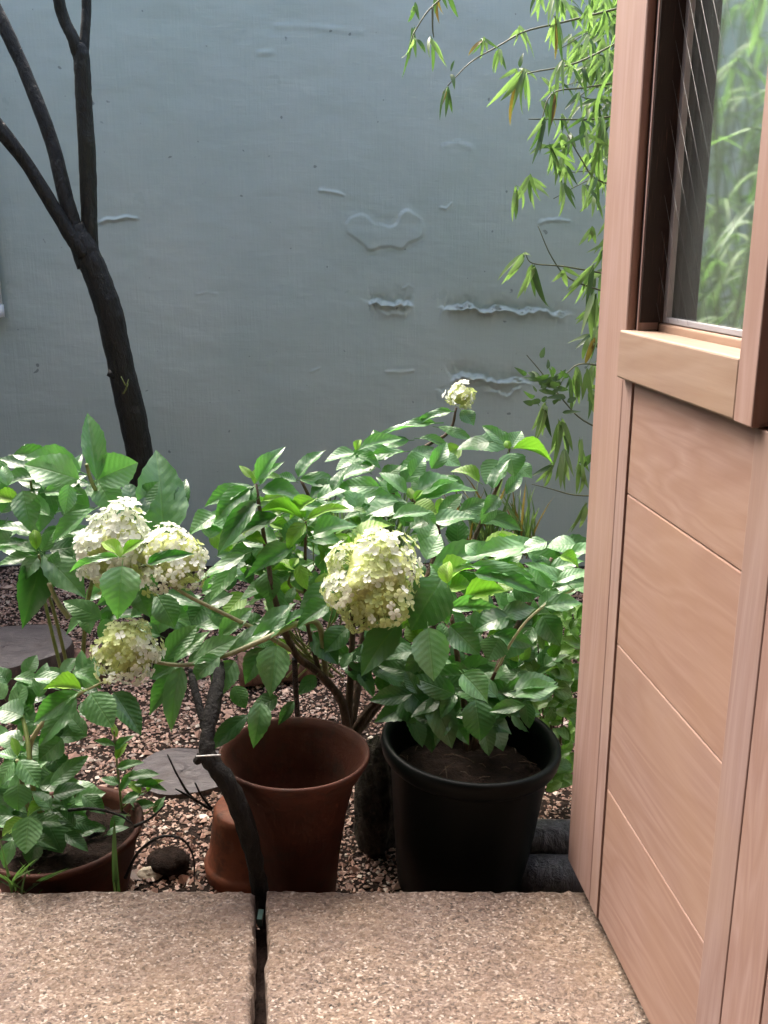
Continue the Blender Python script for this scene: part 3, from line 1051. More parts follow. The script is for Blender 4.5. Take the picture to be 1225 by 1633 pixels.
def flower_head(shrub, cx, cy, Y, rx, ry, ang, nsep, nrest, size_px, seed, white_dir=(0, 0, 1), white=.5, openness=.0, label=None):
    """panicle: florets on a lumpy ellipsoid. rx, ry in px; ang = tilt of the long axis in the picture"""
    rr = random.Random(seed)
    s = mpp(cx, cy, Y)
    C = at(cx, cy, Y)
    head = link('flower_head', mesh_from('flower_head', *core_mesh(rx * s * .60, ry * s * .60, ang, seed), M['floret_core'], True), shrub, Matrix.Translation(C))
    if label: head['label'] = label
    a = R(ang); ca, sa = math.cos(a), math.sin(a)
    wd = Vector(white_dir).normalized()
    spots = []
    nl = 13
    lobes = []
    for i in range(nl):
        zf = 1 - 2 * (i + .5) / nl; ph = i * 2.39996 + seed
        q = math.sqrt(1 - zf * zf)
        d = Vector((q * math.cos(ph), q * math.sin(ph), zf))
        k_ = rr.uniform(.50, .72)
        taper = .62 if zf > .55 else (.85 if zf > 0 else 1.05)
        lobes.append((Vector((d.x * rx * taper, d.y * (rx + ry) * .5 * taper, d.z * ry)) * k_ * s, min(rx, ry) * s * rr.uniform(.30, .46)))
    per = int((nsep + nrest) * 2.0 / nl)
    view = (CAM - C).normalized()
    for li, (lc, lr) in enumerate(lobes):
        for i in range(per):
            zf = 1 - 2 * (i + .5) / per; ph = i * 2.39996 + li
            q = math.sqrt(1 - zf * zf)
            d = Vector((q * math.cos(ph), q * math.sin(ph), zf))
            p = lc + d * lr * rr.uniform(.86, 1.12)
            if any((p - c2).length < r2_ * .88 for j2, (c2, r2_) in enumerate(lobes) if j2 != li): continue
            if d.dot(lc.normalized()) < -.25 or rr.random() < openness: continue
            p = Vector((p.x * ca - p.z * sa, p.y, p.x * sa + p.z * ca))
            dl = Vector((d.x * ca - d.z * sa, d.y, d.x * sa + d.z * ca))
            dd = (p.normalized() * .6 + dl * .6).normalized()
            nrm = (dd + Vector((rr.uniform(-.4, .4), rr.uniform(-.4, .4), rr.uniform(-.1, .5)))).normalized()
            spots.append((p.normalized().dot(view) + rr.uniform(-.1, .1), p, p.normalized(), nrm))
    spots.sort(key=lambda t: -t[0])
    rest = {True: MB(), False: MB()}
    for i, (vis, p, dd, nrm) in enumerate(spots):
        sz = size_px * s * .5 * rr.uniform(.75, 1.2)
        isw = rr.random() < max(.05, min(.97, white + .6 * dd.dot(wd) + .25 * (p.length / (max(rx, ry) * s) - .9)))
        me = rr.choice(FLW if isw else FLG)
        qt = nrm.to_track_quat('Z', 'Y').to_matrix().to_4x4()
        spin = Matrix.Rotation(rr.uniform(0, 6.28), 4, 'Z')
        mt = Matrix.Translation(C + p) @ qt @ spin @ Matrix.Diagonal((sz, sz, sz, 1))
        if i < nsep:
            link('floret', me, head, mt)
        else:
            mt2 = Matrix.Translation(p) @ qt @ spin @ Matrix.Diagonal((sz, sz, sz, 1))
            rest[isw].add([mt2 @ v.co for v in me.vertices], [tuple(q.vertices) for q in me.polygons])
    # stalks from the core to the florets
    stk = MB()
    for i, (vis, p, dd, nrm) in enumerate(spots):
        if i % 3 == 0: stk.tube([Vector((0, 0, 0)) + p * .1, p * .97], [.0014, .0007], 4, cap=False)
    o = obj('stalks', stk.v, stk.f, M['stem'], None, True); o.parent = head; o['kind'] = 'stuff'
    for isw in (True, False):
        if rest[isw].v:
            o = obj('back_florets', rest[isw].v, rest[isw].f, M['petal_w' if isw else 'petal_g'], None, True); o.parent = head; o['kind'] = 'stuff'
    return head


def core_mesh(rx, rz, ang, seed):
    V, F = [], []
    a = R(ang); ca, sa = math.cos(a), math.sin(a)
    rr = random.Random(seed)
    nu, nv = 14, 9
    for j in range(nv + 1):
        t = math.pi * j / nv
        for i in range(nu):
            p = 2 * math.pi * i / nu
            l = 1 + .18 * math.sin(3 * p + 4 * t + seed) + rr.uniform(-.1, .1)
            x, y, z = rx * math.sin(t) * math.cos(p) * l, (rx + rz) * .5 * math.sin(t) * math.sin(p) * l, rz * math.cos(t) * l
            V.append((x * ca - z * sa, y, x * sa + z * ca))
    for j in range(nv):
        for i in range(nu):
            i2 = (i + 1) % nu
            F.append((j * nu + i, (j + 1) * nu + i, (j + 1) * nu + i2, j * nu + i2))
    return V, F


# ------------------------------------------------------------------ tree
TY = 3.15
tb = at(232, 800, TY)
tree = thing('tree', (tb.x, tb.y, GROUND_Z), 'slender dark-barked tree forking into three limbs in front of the wall', 'tree')
base = at(238, 830, TY); base = Vector((base.x + .02, base.y, GROUND_Z - .03))
def limb(name, pts, mt, k=10):
    P, rad = [], []
    for (x, y, Y, wpx) in pts:
        P.append(at(x, y, Y)); rad.append(wpx * .5 * mpp(x, y, Y))
    if name == 'trunk':
        P = [base, base.lerp(P[0], .5)] + P; rad = [rad[0] * 1.25, rad[0] * 1.05] + rad
    P, rad = smooth_path(P, rad, 7)
    rr = random.Random(len(P))
    P = [p + Vector((rr.uniform(-1, 1), rr.uniform(-1, 1), 0)) * r * .03 for p, r in zip(P, rad)]
    rad = [r * (1 + .02 * math.sin(i * .5) + rr.uniform(-.006, .006)) for i, r in enumerate(rad)]
    m = MB(); m.tube(P, rad, k, jit=.015, seed=3)
    return m.build(name, mt, tree), P
_, tp = limb('trunk', [(228, 760, TY, 44), (222, 720, TY, 43), (208, 650, TY, 44), (190, 570, TY, 42), (172, 490, TY, 42), (150, 430, TY, 42), (130, 385, TY, 38), (120, 360, TY, 30)], M['bark'], 12)
limb('limb', [(140, 425, TY, 34), (122, 375, TY, 30), (106, 320, TY, 24), (88, 245, TY + .02, 23), (66, 180, TY + .03, 22), (36, 105, TY + .05, 21), (8, 45, TY + .06, 22), (-30, -40, TY + .08, 18), (-90, -190, TY + .1, 11), (-120, -330, TY + .1, 5)], M['bark'])
limb('limb', [(135, 408, TY - .02, 24), (112, 375, TY - .03, 24), (85, 330, TY - .04, 23), (45, 265, TY - .06, 22), (5, 212, TY - .08, 25), (-60, 130, TY - .1, 18), (-150, 20, TY - .12, 10), (-220, -90, TY - .12, 5)], M['bark'])
limb('limb', [(146, 420, TY + .02, 26), (143, 370, TY + .02, 26), (141, 300, TY + .03, 27), (138, 230, TY + .03, 28), (133, 150, TY + .03, 26), (130, 90, TY + .03, 27), (124, 72, TY + .03, 24)], M['bark_green'])
limb('limb', [(128, 95, TY + .03, 22), (117, 62, TY + .02, 20), (102, 30, TY + .02, 19), (92, -10, TY + .01, 19), (80, -110, TY, 13), (60, -260, TY, 6)], M['bark_green'])
limb('limb', [(131, 95, TY + .03, 20), (135, 60, TY + .04, 16), (138, 20, TY + .05, 15), (139, -20, TY + .05, 15), (150, -140, TY + .06, 9), (170, -280, TY + .06, 5)], M['bark_green'])
m = MB(); a = at(192, 602, TY - .02); b = at(172, 594, TY - .03)
m.tube([a, a.lerp(b, .6), b], [.022, .014, .011], 8); m.build('knot', M['bark'], tree)
for a, b in [((201, 622), (205, 605)), ((197, 628), (205, 612)), ((200, 615), (193, 600))]:
    m = MB(); m.tube([at(a[0], a[1], TY - .065), at(b[0], b[1], TY - .065)], [.0028, .0012], 5); m.build('bud', M['stem'], tree)
# its crown, above the picture
rr = random.Random(5)
cm = MB()
for k in range(420):
    c = rr.choice([at(-120, -330, TY + .1), at(-200, -60, TY - .1), at(60, -280, TY), at(170, -300, TY + .05), at(0, -380, TY)])
    p = c + Vector((rr.gauss(0, .32), rr.gauss(0, .28), rr.gauss(0, .16) + .2))
    if p.z < 2.42: continue
    L = rr.uniform(.05, .09); d = Vector((rr.uniform(-1, 1), rr.uniform(-1, 1), rr.uniform(-.7, .2))).normalized()
    e = d.cross(Vector((0, 0, 1))).normalized()
    cm.add([p, p + d * L * .5 + e * L * .3, p + d * L, p + d * L * .5 - e * L * .3], [(0, 1, 2, 3)])
o = cm.build('crown', M['leaf_small'], tree, False); o['kind'] = 'stuff'

# white pipe at the left edge of the picture, on the wall
pz = at(-8, 505, WALL_Y - .05)
m = MB()
m.tube([(pz.x, pz.y, pz.z), (pz.x, pz.y, 2.7)], [.036, .036], 16)
o = thing('drainpipe', (pz.x, pz.y, pz.z), 'white drainpipe at the left edge, ending partway down the grey wall', 'pipe')
m.build('pipe', M['white'], o)
m = MB(); m.tube([(pz.x, pz.y, pz.z - .002), (pz.x, pz.y, pz.z + .05)], [.040, .040], 16); m.build('collar', M['white'], o)
m = MB(); box(m, (pz.x - .05, pz.y + .03, 1.9), (pz.x + .03, WALL_Y + .01, 1.93)); m.build('bracket', M['metal'], o, False)

# ------------------------------------------------------------------ pots
def lathe(profile, k=64, wob=0.0, seed=0):
    V, F = [], []
    rr = random.Random(seed)
    for (r, z) in profile:
        for j in range(k):
            a = 2 * math.pi * j / k
            q = r * (1 + wob * math.sin(2 * a + seed))
            V.append((q * math.cos(a), q * math.sin(a), z))
    n = len(profile)
    for i in range(n - 1):
        for j in range(k):
            j2 = (j + 1) % k
            F.append((i * k + j, i * k + j2, (i + 1) * k + j2, (i + 1) * k + j))
    F.append(tuple(range(k))[::-1])
    return V, F


def soil_disc(r, z, seed, amp=.008):
    xs = np.linspace(-1, 1, 29)
    X, Y = np.meshgrid(xs, xs)
    # square to disc
    U = X * np.sqrt(1 - Y ** 2 / 2) * r; Vv = Y * np.sqrt(1 - X ** 2 / 2) * r
    Z = z + amp * fbm(U * 30, Vv * 30, seed, 3)
    V = np.stack([U.ravel(), Vv.ravel(), Z.ravel()], 1)
    i = np.arange(29 * 29).reshape(29, 29)
    F = np.stack([i[:-1, :-1].ravel(), i[:-1, 1:].ravel(), i[1:, 1:].ravel(), i[1:, :-1].ravel()], 1)
    return V.tolist(), F.tolist()


def pot(name, c, label, prof, material, soil, tilt=0.0, tilt_y=0.0, wob=.0):
    o = thing(name, (c[0], c[1], c[2]), label, 'flower pot')
    o.rotation_euler = (tilt, tilt_y, 0)
    V, F = lathe(prof, wob=wob, seed=1)
    p = mesh_from('body', V, F, material, True)
    q = bpy.data.objects.new('body', p); col.objects.link(q); q.parent = o
    if soil:
        V, F = soil_disc(soil[0], soil[1], 3)
        s = bpy.data.objects.new('soil', mesh_from('soil', V, F, M['soil'], True)); col.objects.link(s); s.parent = o
    return o


# black plastic pot
BPY = 1.955
bc = at(737, 1172, BPY); zb = bc.z
Hh = zb - GROUND_Z
r1 = 143 * mpp(737, 1172, BPY)
pot('black_pot', (bc.x, bc.y, GROUND_Z), 'large blackish green plastic pot with rolled rim holding a hydrangea',
    [(r1 * .70, 0), (r1 * .715, .004), (r1 * .80, Hh * .4), (r1 * .885, Hh - .055), (r1 * .895, Hh - .048), (r1 * .955, Hh - .044), (r1 * .985, Hh - .034), (r1 * 1.0, Hh - .018), (r1 * .993, Hh - .006),
     (r1 * .97, Hh), (r1 * .94, Hh - .001), (r1 * .90, Hh - .010), (r1 * .875, Hh - .03), (r1 * .84, Hh - .09), (r1 * .8, Hh - .2), (0.01, Hh - .2)],
    M['plastic'], (r1 * .835, Hh - .095), R(1.0), R(3.0))
# flared terracotta pot
TPY = 1.875
tc_ = at(462, 1200, TPY); Ht = tc_.z - GROUND_Z
r2 = 121 * mpp(470, 1200, TPY)
pot('terracotta_pot', (tc_.x, tc_.y, GROUND_Z), 'tall flared terracotta pot, empty of plants, left of the black pot',
    [(r2 * .54, 0), (r2 * .56, .004), (r2 * .62, Ht * .35), (r2 * .70, Ht * .62), (r2 * .80, Ht * .82), (r2 * .93, Ht - .030), (r2 * .985, Ht - .014), (r2 * 1.0, Ht - .005), (r2 * .99, Ht + .001),
     (r2 * .955, Ht), (r2 * .90, Ht - .020), (r2 * .80, Ht - .055), (r2 * .70, Ht - .105), (r2 * .62, Ht - .2), (.01, Ht - .2)],
    M['terra'], (r2 * .645, Ht - .165), R(-1), R(1.5))
# dry straw and old leaf bits on the potting soil
rr = random.Random(77)
m = MB()
for q in range(40):
    a_ = rr.uniform(0, 6.28); d_ = r1 * .8 * math.sqrt(rr.random())
    p = Vector((bc.x + math.cos(a_) * d_, bc.y + math.sin(a_) * d_, zb - .088 + rr.uniform(0, .012)))
    L = rr.uniform(.015, .05); an = rr.uniform(0, 6.28)
    dv = Vector((math.cos(an) * L, math.sin(an) * L, rr.uniform(-.006, .012)))
    m.tube([p - dv * .5, p + Vector((0, 0, .004)), p + dv * .5], [.0008, .0018, .0006], 4)
tag(m.build('plant_litter', M['twig'], None, False), 'short dry straw bits on the soil of the black pot', 'litter', None, 'stuff')
# overturned terracotta pot behind the gnarled stem
up = at(372, 1300, 2.02)
r3 = .105
pot('upturned_pot', (up.x + .045, up.y - .02, GROUND_Z), 'brighter terracotta pot standing mouth down behind the gnarled stem',
    [(r3 * 1.06, 0), (r3 * 1.08, .03), (r3 * 1.02, .034), (r3 * .98, .04), (r3 * .83, .150), (r3 * .80, .165), (r3 * .74, .17), (.012, .17)], M['terra2'], None, 0, 0)
# wide bowl
BWY = 1.875
bw = at(105, 1322, BWY); Hb = bw.z - GROUND_Z
r4 = 126 * mpp(105, 1322, BWY)
pot('terracotta_bowl', (bw.x, bw.y, GROUND_Z), 'wide low terracotta bowl with a leafy hydrangea in the lower left corner',
    [(r4 * .66, 0), (r4 * .68, .004), (r4 * .80, Hb * .4), (r4 * .92, Hb - .02), (r4 * .985, Hb - .012), (r4 * 1.0, Hb - .002), (r4 * .985, Hb + .004), (r4 * .93, Hb + .002), (r4 * .88, Hb - .02), (r4 * .8, Hb - .08), (.01, Hb - .09)],
    M['terra'], (r4 * .86, Hb - .03), R(0), R(-2))

# ------------------------------------------------------------------ hydrangea in the bowl (lower left)
BY = 1.80
p = at(60, 1330, BWY)
hb = thing('hydrangea', (p.x, p.y, Hb + GROUND_Z - .03), 'leafy flowerless hydrangea growing in the wide terracotta bowl', 'hydrangea', 'hydrangea shrubs')
stem_px(hb, [(70, 1345, 1.87), (58, 1270, 1.86), (48, 1190, 1.85), (90, 1130, 1.84), (132, 1103, 1.82)], .007, .004, M['stem_pale'])
stem_px(hb, [(60, 1340, 1.88), (40, 1270, 1.84), (28, 1212, 1.80)], .006, .004, M['stem_pale'])
stem_px(hb, [(90, 1340, 1.86), (62, 1290, 1.82), (50, 1240, 1.8), (44, 1180, 1.84), (30, 1120, 1.9)], .007, .004, M['stem'])
stem_px(hb, [(132, 1103, 1.82), (160, 1090, 1.85), (190, 1075, 1.88)], .003, .002, M['stem_pale'])
leaves(hb, BY, [
    (130, 1100, 65, 1094, 26, 'y'), (136, 1097, 158, 1058, 28, 'm', .4, .05), (136, 1090, 150, 1044, 36, 'm', .3, .12), (125, 1104, 52, 1152, 36, 'm', .5), (122, 1114, 58, 1192, 36, 'd', .6, .03),
    (145, 1106, 180, 1160, 50, 'm', .42, -.03), (182, 1104, 226, 1172, 42, 'd', .7, .03), (62, 1112, 74, 1054, 28, 'm', .75, .08), (42, 1120, 40, 1062, 28, 'm', .5, .12), (98, 1076, 127, 1044, 24, 'm', .4, .15),
    (28, 1206, 18, 1174, 13, 'y'), (25, 1208, -8, 1200, 20, 'm', .3), (31, 1212, 64, 1256, 36, 'm', .4, -.04), (22, 1214, -6, 1258, 28, 'm', .4), (36, 1142, -6, 1128, 46, 'm', .32, .06), (36, 1182, -8, 1176, 38, 'm', .35, .04),
    (80, 1252, 141, 1204, 28, 'd', .55), (85, 1268, 137, 1256, 30, 'd', .5), (76, 1284, 36, 1302, 20, 'y', .4), (42, 1308, -4, 1332, 24, 'y', .4), (46, 1302, 40, 1362, 46, 'm', .45, -.06), (30, 1250, 28, 1294, 42, 'm', .5),
    (100, 1178, 60, 1214, 42, 'd', .6, .06), (130, 1120, 160, 1150, 30, 'd', .5, .1), (20, 1260, -10, 1300, 40, 'd', .5, .06), (75, 1310, 100, 1360, 46, 'd', .7, .03), (20, 1340, 5, 1385, 22, 'm', .5, -.05),
    (85, 1205, 105, 1240, 34, 'd', .6, .06), (12, 1090, -10, 1060, 26, 'd', .5, .1), (60, 1225, 75, 1275, 30, 'd', .6, .05)])
fill_leaves(hb, 26, [(0, 1180), (90, 1180), (110, 1260), (120, 1320), (60, 1340), (0, 1330)], (1.84, 1.98), (40, 75), ['d', 'd', 'm'], 3)
fill_leaves(hb, 16, [(0, 1290), (110, 1265), (165, 1295), (150, 1335), (40, 1365), (0, 1365)], (1.76, 1.86), (40, 70), ['d', 'd', 'm'], 13)
fill_leaves(hb, 20, [(60, 1240), (150, 1270), (205, 1300), (170, 1335), (60, 1350), (0, 1320)], (1.80, 1.94), (40, 66), ['d', 'd', 'm'], 27)
fill_leaves(hb, 26, [(0, 1080), (130, 1060), (200, 1110), (120, 1200), (0, 1230)], (1.86, 2.0), (45, 72), ['m', 'm', 'd'], 28)

# ------------------------------------------------------------------ hydrangea at the far left (dark rounded leaves)
LY = 2.08
p = at(120, 1010, 2.35)
hl = thing('hydrangea', (p.x, p.y, GROUND_Z), 'large-leaved hydrangea at the left edge rising in front of the tree trunk', 'hydrangea', 'hydrangea shrubs')
stem_px(hl, [(130, 1085, 2.3), (140, 960, 2.25), (168, 850, 2.15), (160, 800, 2.1), (145, 765, 2.06), (138, 740, 2.05)], .006, .004, M['stem'])
stem_px(hl, [(110, 1075, 2.3), (90, 990, 2.22), (72, 930, 2.12), (62, 885, 2.05)], .005, .003, M['stem'])
stem_px(hl, [(110, 985, 2.05), (92, 960, 2.04), (78, 930, 2.03)], .006, .005, M['stem_pale'])
stem_px(hl, [(100, 1080, 2.32), (70, 950, 2.3), (60, 850, 2.25), (48, 760, 2.2)], .005, .003, M['stem'])
leaves(hl, LY, [
    (154, 765, 140, 655, 36, 'm', .95), (156, 765, 220, 736, 58, 'm', .85), (157, 770, 186, 816, 48, 'm', .8), (126, 764, 36, 738, 60, 'm', .8), (128, 752, 26, 720, 40, 'm', .4, .06),
    (143, 808, 82, 795, 52, 'd', .85, -.02), (262, 862, 250, 712, 80, 'm', .22, .1), (222, 830, 202, 765, 48, 'd', .5, .08), (288, 812, 297, 758, 24, 'd', .5, .14), (150, 812, 80, 864, 30, 'm', .28, -.04),
    (36, 783, 50, 848, 42, 'd', .85, 0), (58, 762, -6, 772, 34, 'm', .3, .08), (52, 762, 38, 702, 32, 'm', .35, .14), (30, 800, -12, 790, 28, 'y', .5), (62, 850, -6, 838, 32, 'm', .3, .04), (70, 790, 62, 850, 44, 'm', .3, .12),
    (58, 876, 54, 838, 18, 'y'), (67, 879, 88, 843, 26, 'm', .35), (58, 880, -8, 860, 28, 'm', .28), (58, 889, -10, 898, 24, 'm', .32), (62, 888, 30, 928, 30, 'm', .3, -.03), (66, 893, 36, 1004, 54, 'd', .7),
    (70, 885, 138, 952, 52, 'm', .5), (80, 878, 142, 868, 34, 'd', .5, .06), (104, 905, 150, 872, 34, 'd', .5, .06), (110, 770, 130, 720, 26, 'm', .3, .12), (75, 770, 88, 820, 36, 'd', .5, .1), (190, 800, 215, 850, 40, 'd', .5, .08),
    (10, 830, -10, 870, 36, 'd', .5, .1), (95, 840, 60, 880, 30, 'd', .5, .12)])
fill_leaves(hl, 22, [(0, 760), (60, 740), (150, 770), (230, 800), (180, 900), (60, 900), (0, 850)], (2.2, 2.36), (45, 80), ['d', 'm'], 4)
fill_leaves(hl, 26, [(0, 720), (140, 740), (230, 790), (160, 930), (0, 900)], (2.04, 2.25), (45, 75), ['m', 'm', 'd'], 21)
fill_leaves(hl, 34, [(130, 940), (240, 930), (330, 950), (330, 1010), (250, 1020), (150, 1000)], (2.12, 2.35), (45, 75), ['m', 'm', 'd', 'd'], 25)

# ------------------------------------------------------------------ the big hydrangea in the middle
CY = 2.12
p = at(556, 1175, 2.28)
hc = thing('hydrangea', (p.x, p.y, GROUND_Z), 'spreading hydrangea in the middle bearing all the cream flower heads', 'hydrangea', 'hydrangea shrubs')
bs = (556, 1185, 2.24)
tw = M['twig']
stem_px(hc, [bs, (545, 1120, 2.2), (510, 1075, 2.15), (470, 1040, 2.1), (440, 960, 2.08), (425, 880, 2.12), (408, 772, 2.16)], .013, .004, tw, jit=.06)
stem_px(hc, [bs, (556, 1130, 2.24), (560, 1060, 2.25), (560, 960, 2.28), (520, 850, 2.3), (480, 765, 2.34)], .012, .004, tw, jit=.06)
stem_px(hc, [bs, (590, 1130, 2.25), (640, 1080, 2.25), (660, 980, 2.28), (700, 850, 2.4), (655, 795, 2.36)], .013, .004, tw, jit=.06)
stem_px(hc, [bs, (570, 1100, 2.3), (580, 1000, 2.38), (600, 850, 2.48), (660, 730, 2.56), (715, 690, 2.58), (728, 650, 2.58)], .012, .003, tw, jit=.06)
stem_px(hc, [bs, (620, 1100, 2.3), (700, 980, 2.4), (760, 850, 2.5), (800, 760, 2.52), (813, 715, 2.5)], .012, .003, tw, jit=.06)
stem_px(hc, [(520, 1080, 2.17), (510, 1000, 2.12), (480, 993, 2.05), (420, 1020, 1.98), (360, 1045, 1.95), (300, 1060, 1.93), (250, 1056, 1.92), (215, 1045, 1.92)], .008, .0035, M['stem_pale'])
stem_px(hc, [(470, 1040, 2.1), (420, 1010, 2.05), (370, 985, 2.0), (300, 950, 1.97), (262, 925, 1.95), (235, 905, 1.95)], .006, .003, M['stem_pale'])
stem_px(hc, [(510, 1075, 2.15), (490, 990, 2.15), (487, 900, 2.14), (488, 832, 2.14)], .006, .003, tw)
stem_px(hc, [(560, 1060, 2.25), (610, 1020, 2.12), (605, 970, 2.03)], .007, .005, M['stem_pale'])
stem_px(hc, [(560, 960, 2.28), (470, 940, 2.16), (462, 912, 2.14)], .004, .003, M['stem'])
stem_px(hc, [(475, 1150, 2.22), (472, 1100, 2.16), (470, 1050, 2.1)], .007, .007, M['bark'])
CL = [  # whorl above the left flower heads
    (188, 888, 104, 906, 17, 'm', .4, -.26), (190, 885, 162, 862, 26, 'y', .35, -.26), (195, 885, 230, 858, 18, 'y', .4, -.26), (236, 899, 314, 880, 25, 'd', .55, -.26), (195, 903, 187, 988, 60, 'm', .40, -.28), (192, 888, 190, 868, 12, 'y', .5, -.27),
    (232, 932, 168, 978, 26, 'y', .5, -.1), (215, 935, 240, 985, 40, 'd', .6, -.08), (250, 950, 280, 1000, 46, 'd', .6, -.06), (330, 960, 300, 1000, 40, 'd', .5, .02),
    # left of centre
    (410, 766, 455, 706, 27, 'm', .4, .05), (402, 762, 381, 741, 13, 'y', .4, .04), (406, 772, 412, 742, 15, 'y', .5, .04), (415, 772, 454, 733, 24, 'm', .3, .06), (402, 776, 324, 806, 32, 'm', .35, .03), (398, 780, 338, 828, 40, 'm', .4, .02),
    (418, 781, 494, 798, 38, 'm', .3, .05), (476, 760, 519, 714, 34, 'm', .3, .2), (478, 765, 552, 774, 34, 'm', .28, .2), (472, 768, 440, 758, 20, 'm', .3, .2),
    (568, 718, 576, 697, 12, 'y', .5, .34), (565, 722, 516, 734, 28, 'm', .3, .34), (572, 718, 642, 694, 24, 'm', .3, .34), (566, 726, 535, 750, 22, 'm', .3, .34), (572, 726, 610, 745, 24, 'm', .3, .34),
    (535, 765, 586, 742, 26, 'm', .3, .28), (483, 828, 402, 806, 20, 'y', .45), (491, 828, 562, 803, 20, 'y', .45), (491, 826, 550, 792, 14, 'm', .4, .03), (487, 836, 452, 878, 26, 'y', .6), (500, 854, 572, 832, 40, 'm', .35, .02), (560, 846, 606, 858, 24, 'm', .4, .08),
    (408, 798, 344, 884, 34, 'd', .5), (442, 822, 348, 872, 36, 'd', .5, .03), (345, 822, 298, 852, 40, 'm', .3, .02), (335, 858, 345, 812, 36, 'm', .3, .05), (380, 850, 310, 822, 30, 'm', .3, .06), (468, 873, 388, 920, 32, 'm', .34, -.02),
    (390, 884, 303, 934, 30, 'm', .34, -.05), (375, 900, 334, 958, 30, 'm', .45, -.05), (425, 912, 431, 960, 40, 'd', .7, -.02), (460, 910, 430, 908, 12, 'y', .5), (465, 905, 476, 888, 15, 'y', .5), (466, 910, 502, 894, 18, 'm', .4), (464, 915, 428, 932, 20, 'm', .4), (468, 912, 502, 917, 16, 'y', .4),
    (540, 930, 470, 985, 42, 'd', .45, -.06), (440, 860, 400, 850, 34, 'm', .4, .06), (520, 880, 550, 900, 26, 'm', .4, .06), (430, 835, 470, 850, 26, 'y', .4, .04), (400, 870, 360, 900, 30, 'd', .5, .05),
    # along the long branch to the lower left flower
    (414, 1022, 474, 952, 38, 'm', .42, -.1), (402, 1028, 508, 966, 36, 'm', .32, -.13), (350, 1018, 402, 966, 30, 'm', .4, -.12), (300, 1058, 380, 1014, 40, 'm', .34, -.17), (366, 1040, 438, 992, 36, 'm', .34, -.14), (264, 1052, 314, 994, 36, 'm', .36, -.17), (278, 1055, 334, 1004, 32, 'm', .38, -.16),
    (350, 1048, 302, 1086, 36, 'm', .4, -.18), (374, 1054, 338, 1118, 42, 'm', .45, -.17), (422, 1034, 388, 1092, 36, 'm', .55, -.14), (441, 1030, 430, 1112, 50, 'm', .5, -.14), (374, 1094, 392, 1130, 28, 'd', .6, -.1), (289, 1064, 268, 1168, 36, 'm', .42, -.19),
    (286, 1074, 233, 1140, 32, 'm', .4, -.17), (284, 1058, 236, 1082, 44, 'd', .6, -.12), (416, 1120, 405, 1195, 36, 'd', .5, -.26), (396, 1140, 328, 1198, 28, 'd', .55, -.24), (442, 1112, 398, 1136, 32, 'd', .5, -.2), (469, 1118, 444, 1156, 18, 'd', .5, -.12), (503, 1078, 476, 1108, 24, 'd', .5, -.05),
    (528, 962, 470, 1000, 34, 'm', .4, -.1), (640, 988, 572, 1076, 50, 'm', .42, -.12), (612, 1000, 600, 1060, 46, 'd', .6, -.04), (555, 1000, 516, 1040, 40, 'd', .5, .02), (500, 1010, 540, 1060, 40, 'd', .6, .05), (585, 1020, 620, 1070, 44, 'd', .6, .02),
    # back and top
    (694, 674, 598, 692, 22, 'm', .35, .44), (720, 656, 658, 674, 18, 'm', .35, .45), (736, 654, 757, 678, 28, 'm', .4, .45), (698, 681, 754, 700, 20, 'm', .35, .44), (668, 699, 720, 712, 18, 'm', .35, .42), (652, 702, 586, 718, 24, 'm', .3, .42), (645, 720, 578, 738, 22, 'm', .3, .38),
    (648, 786, 604, 750, 26, 'm', .32, .24), (668, 786, 732, 758, 44, 'm', .28, .26), (680, 796, 764, 774, 32, 'm', .35, .24), (660, 805, 698, 818, 36, 'y', .4, .22), (650, 802, 578, 818, 44, 'm', .33, .22), (656, 796, 652, 776, 14, 'y', .5, .23), (662, 796, 676, 780, 12, 'y', .5, .23),
    (690, 722, 736, 742, 28, 'm', .3, .36), (688, 732, 632, 748, 30, 'm', .3, .34), (650, 738, 692, 712, 30, 'm', .3, .38), (600, 738, 560, 760, 28, 'm', .35, .34), (610, 765, 640, 740, 30, 'm', .3, .32),
    (780, 704, 728, 716, 38, 'm', .3, .4), (810, 712, 768, 674, 24, 'm', .5, .38), (816, 712, 832, 686, 30, 'm', .4, .39), (819, 715, 892, 733, 20, 'y', .45, .37), (812, 723, 822, 760, 42, 'm', .3, .36), (796, 735, 774, 772, 42, 'm', .3, .36), (812, 716, 806, 700, 12, 'y', .5, .37), (822, 740, 850, 762, 34, 'm', .3, .36),
    (692, 832, 759, 824, 40, 'm', .27, .18), (678, 876, 692, 832, 32, 'm', .28, .1), (680, 892, 702, 850, 40, 'm', .28, .06), (686, 918, 794, 862, 46, 'm', .30, .0), (705, 922, 656, 1006, 76, 'd', .75, -.1)]
leaves(hc, CY, CL)
fill_leaves(hc, 60, [(330, 880), (440, 800), (560, 800), (600, 760), (700, 740), (820, 770), (760, 860), (650, 960), (560, 1010), (470, 1000), (350, 960)], (2.28, 2.5), (40, 78), ['d', 'm', 'm'], 5)
fill_leaves(hc, 24, [(330, 850), (440, 790), (560, 790), (600, 860), (520, 900), (470, 960), (390, 960)], (2.16, 2.3), (50, 85), ['m', 'm', 'y'], 15)
fill_leaves(hc, 20, [(560, 730), (680, 690), (800, 720), (840, 780), (720, 860), (640, 820), (560, 800)], (2.46, 2.62), (50, 85), ['m', 'm', 'y'], 16)
fill_leaves(hc, 40, [(300, 850), (420, 780), (620, 770), (640, 860), (520, 920), (480, 1040), (330, 1010)], (2.1, 2.3), (40, 72), ['m', 'm', 'y', 'd'], 19)
fill_leaves(hc, 26, [(560, 1000), (650, 990), (660, 1060), (600, 1090), (540, 1070)], (2.12, 2.3), (45, 80), ['d', 'd', 'm'], 6)
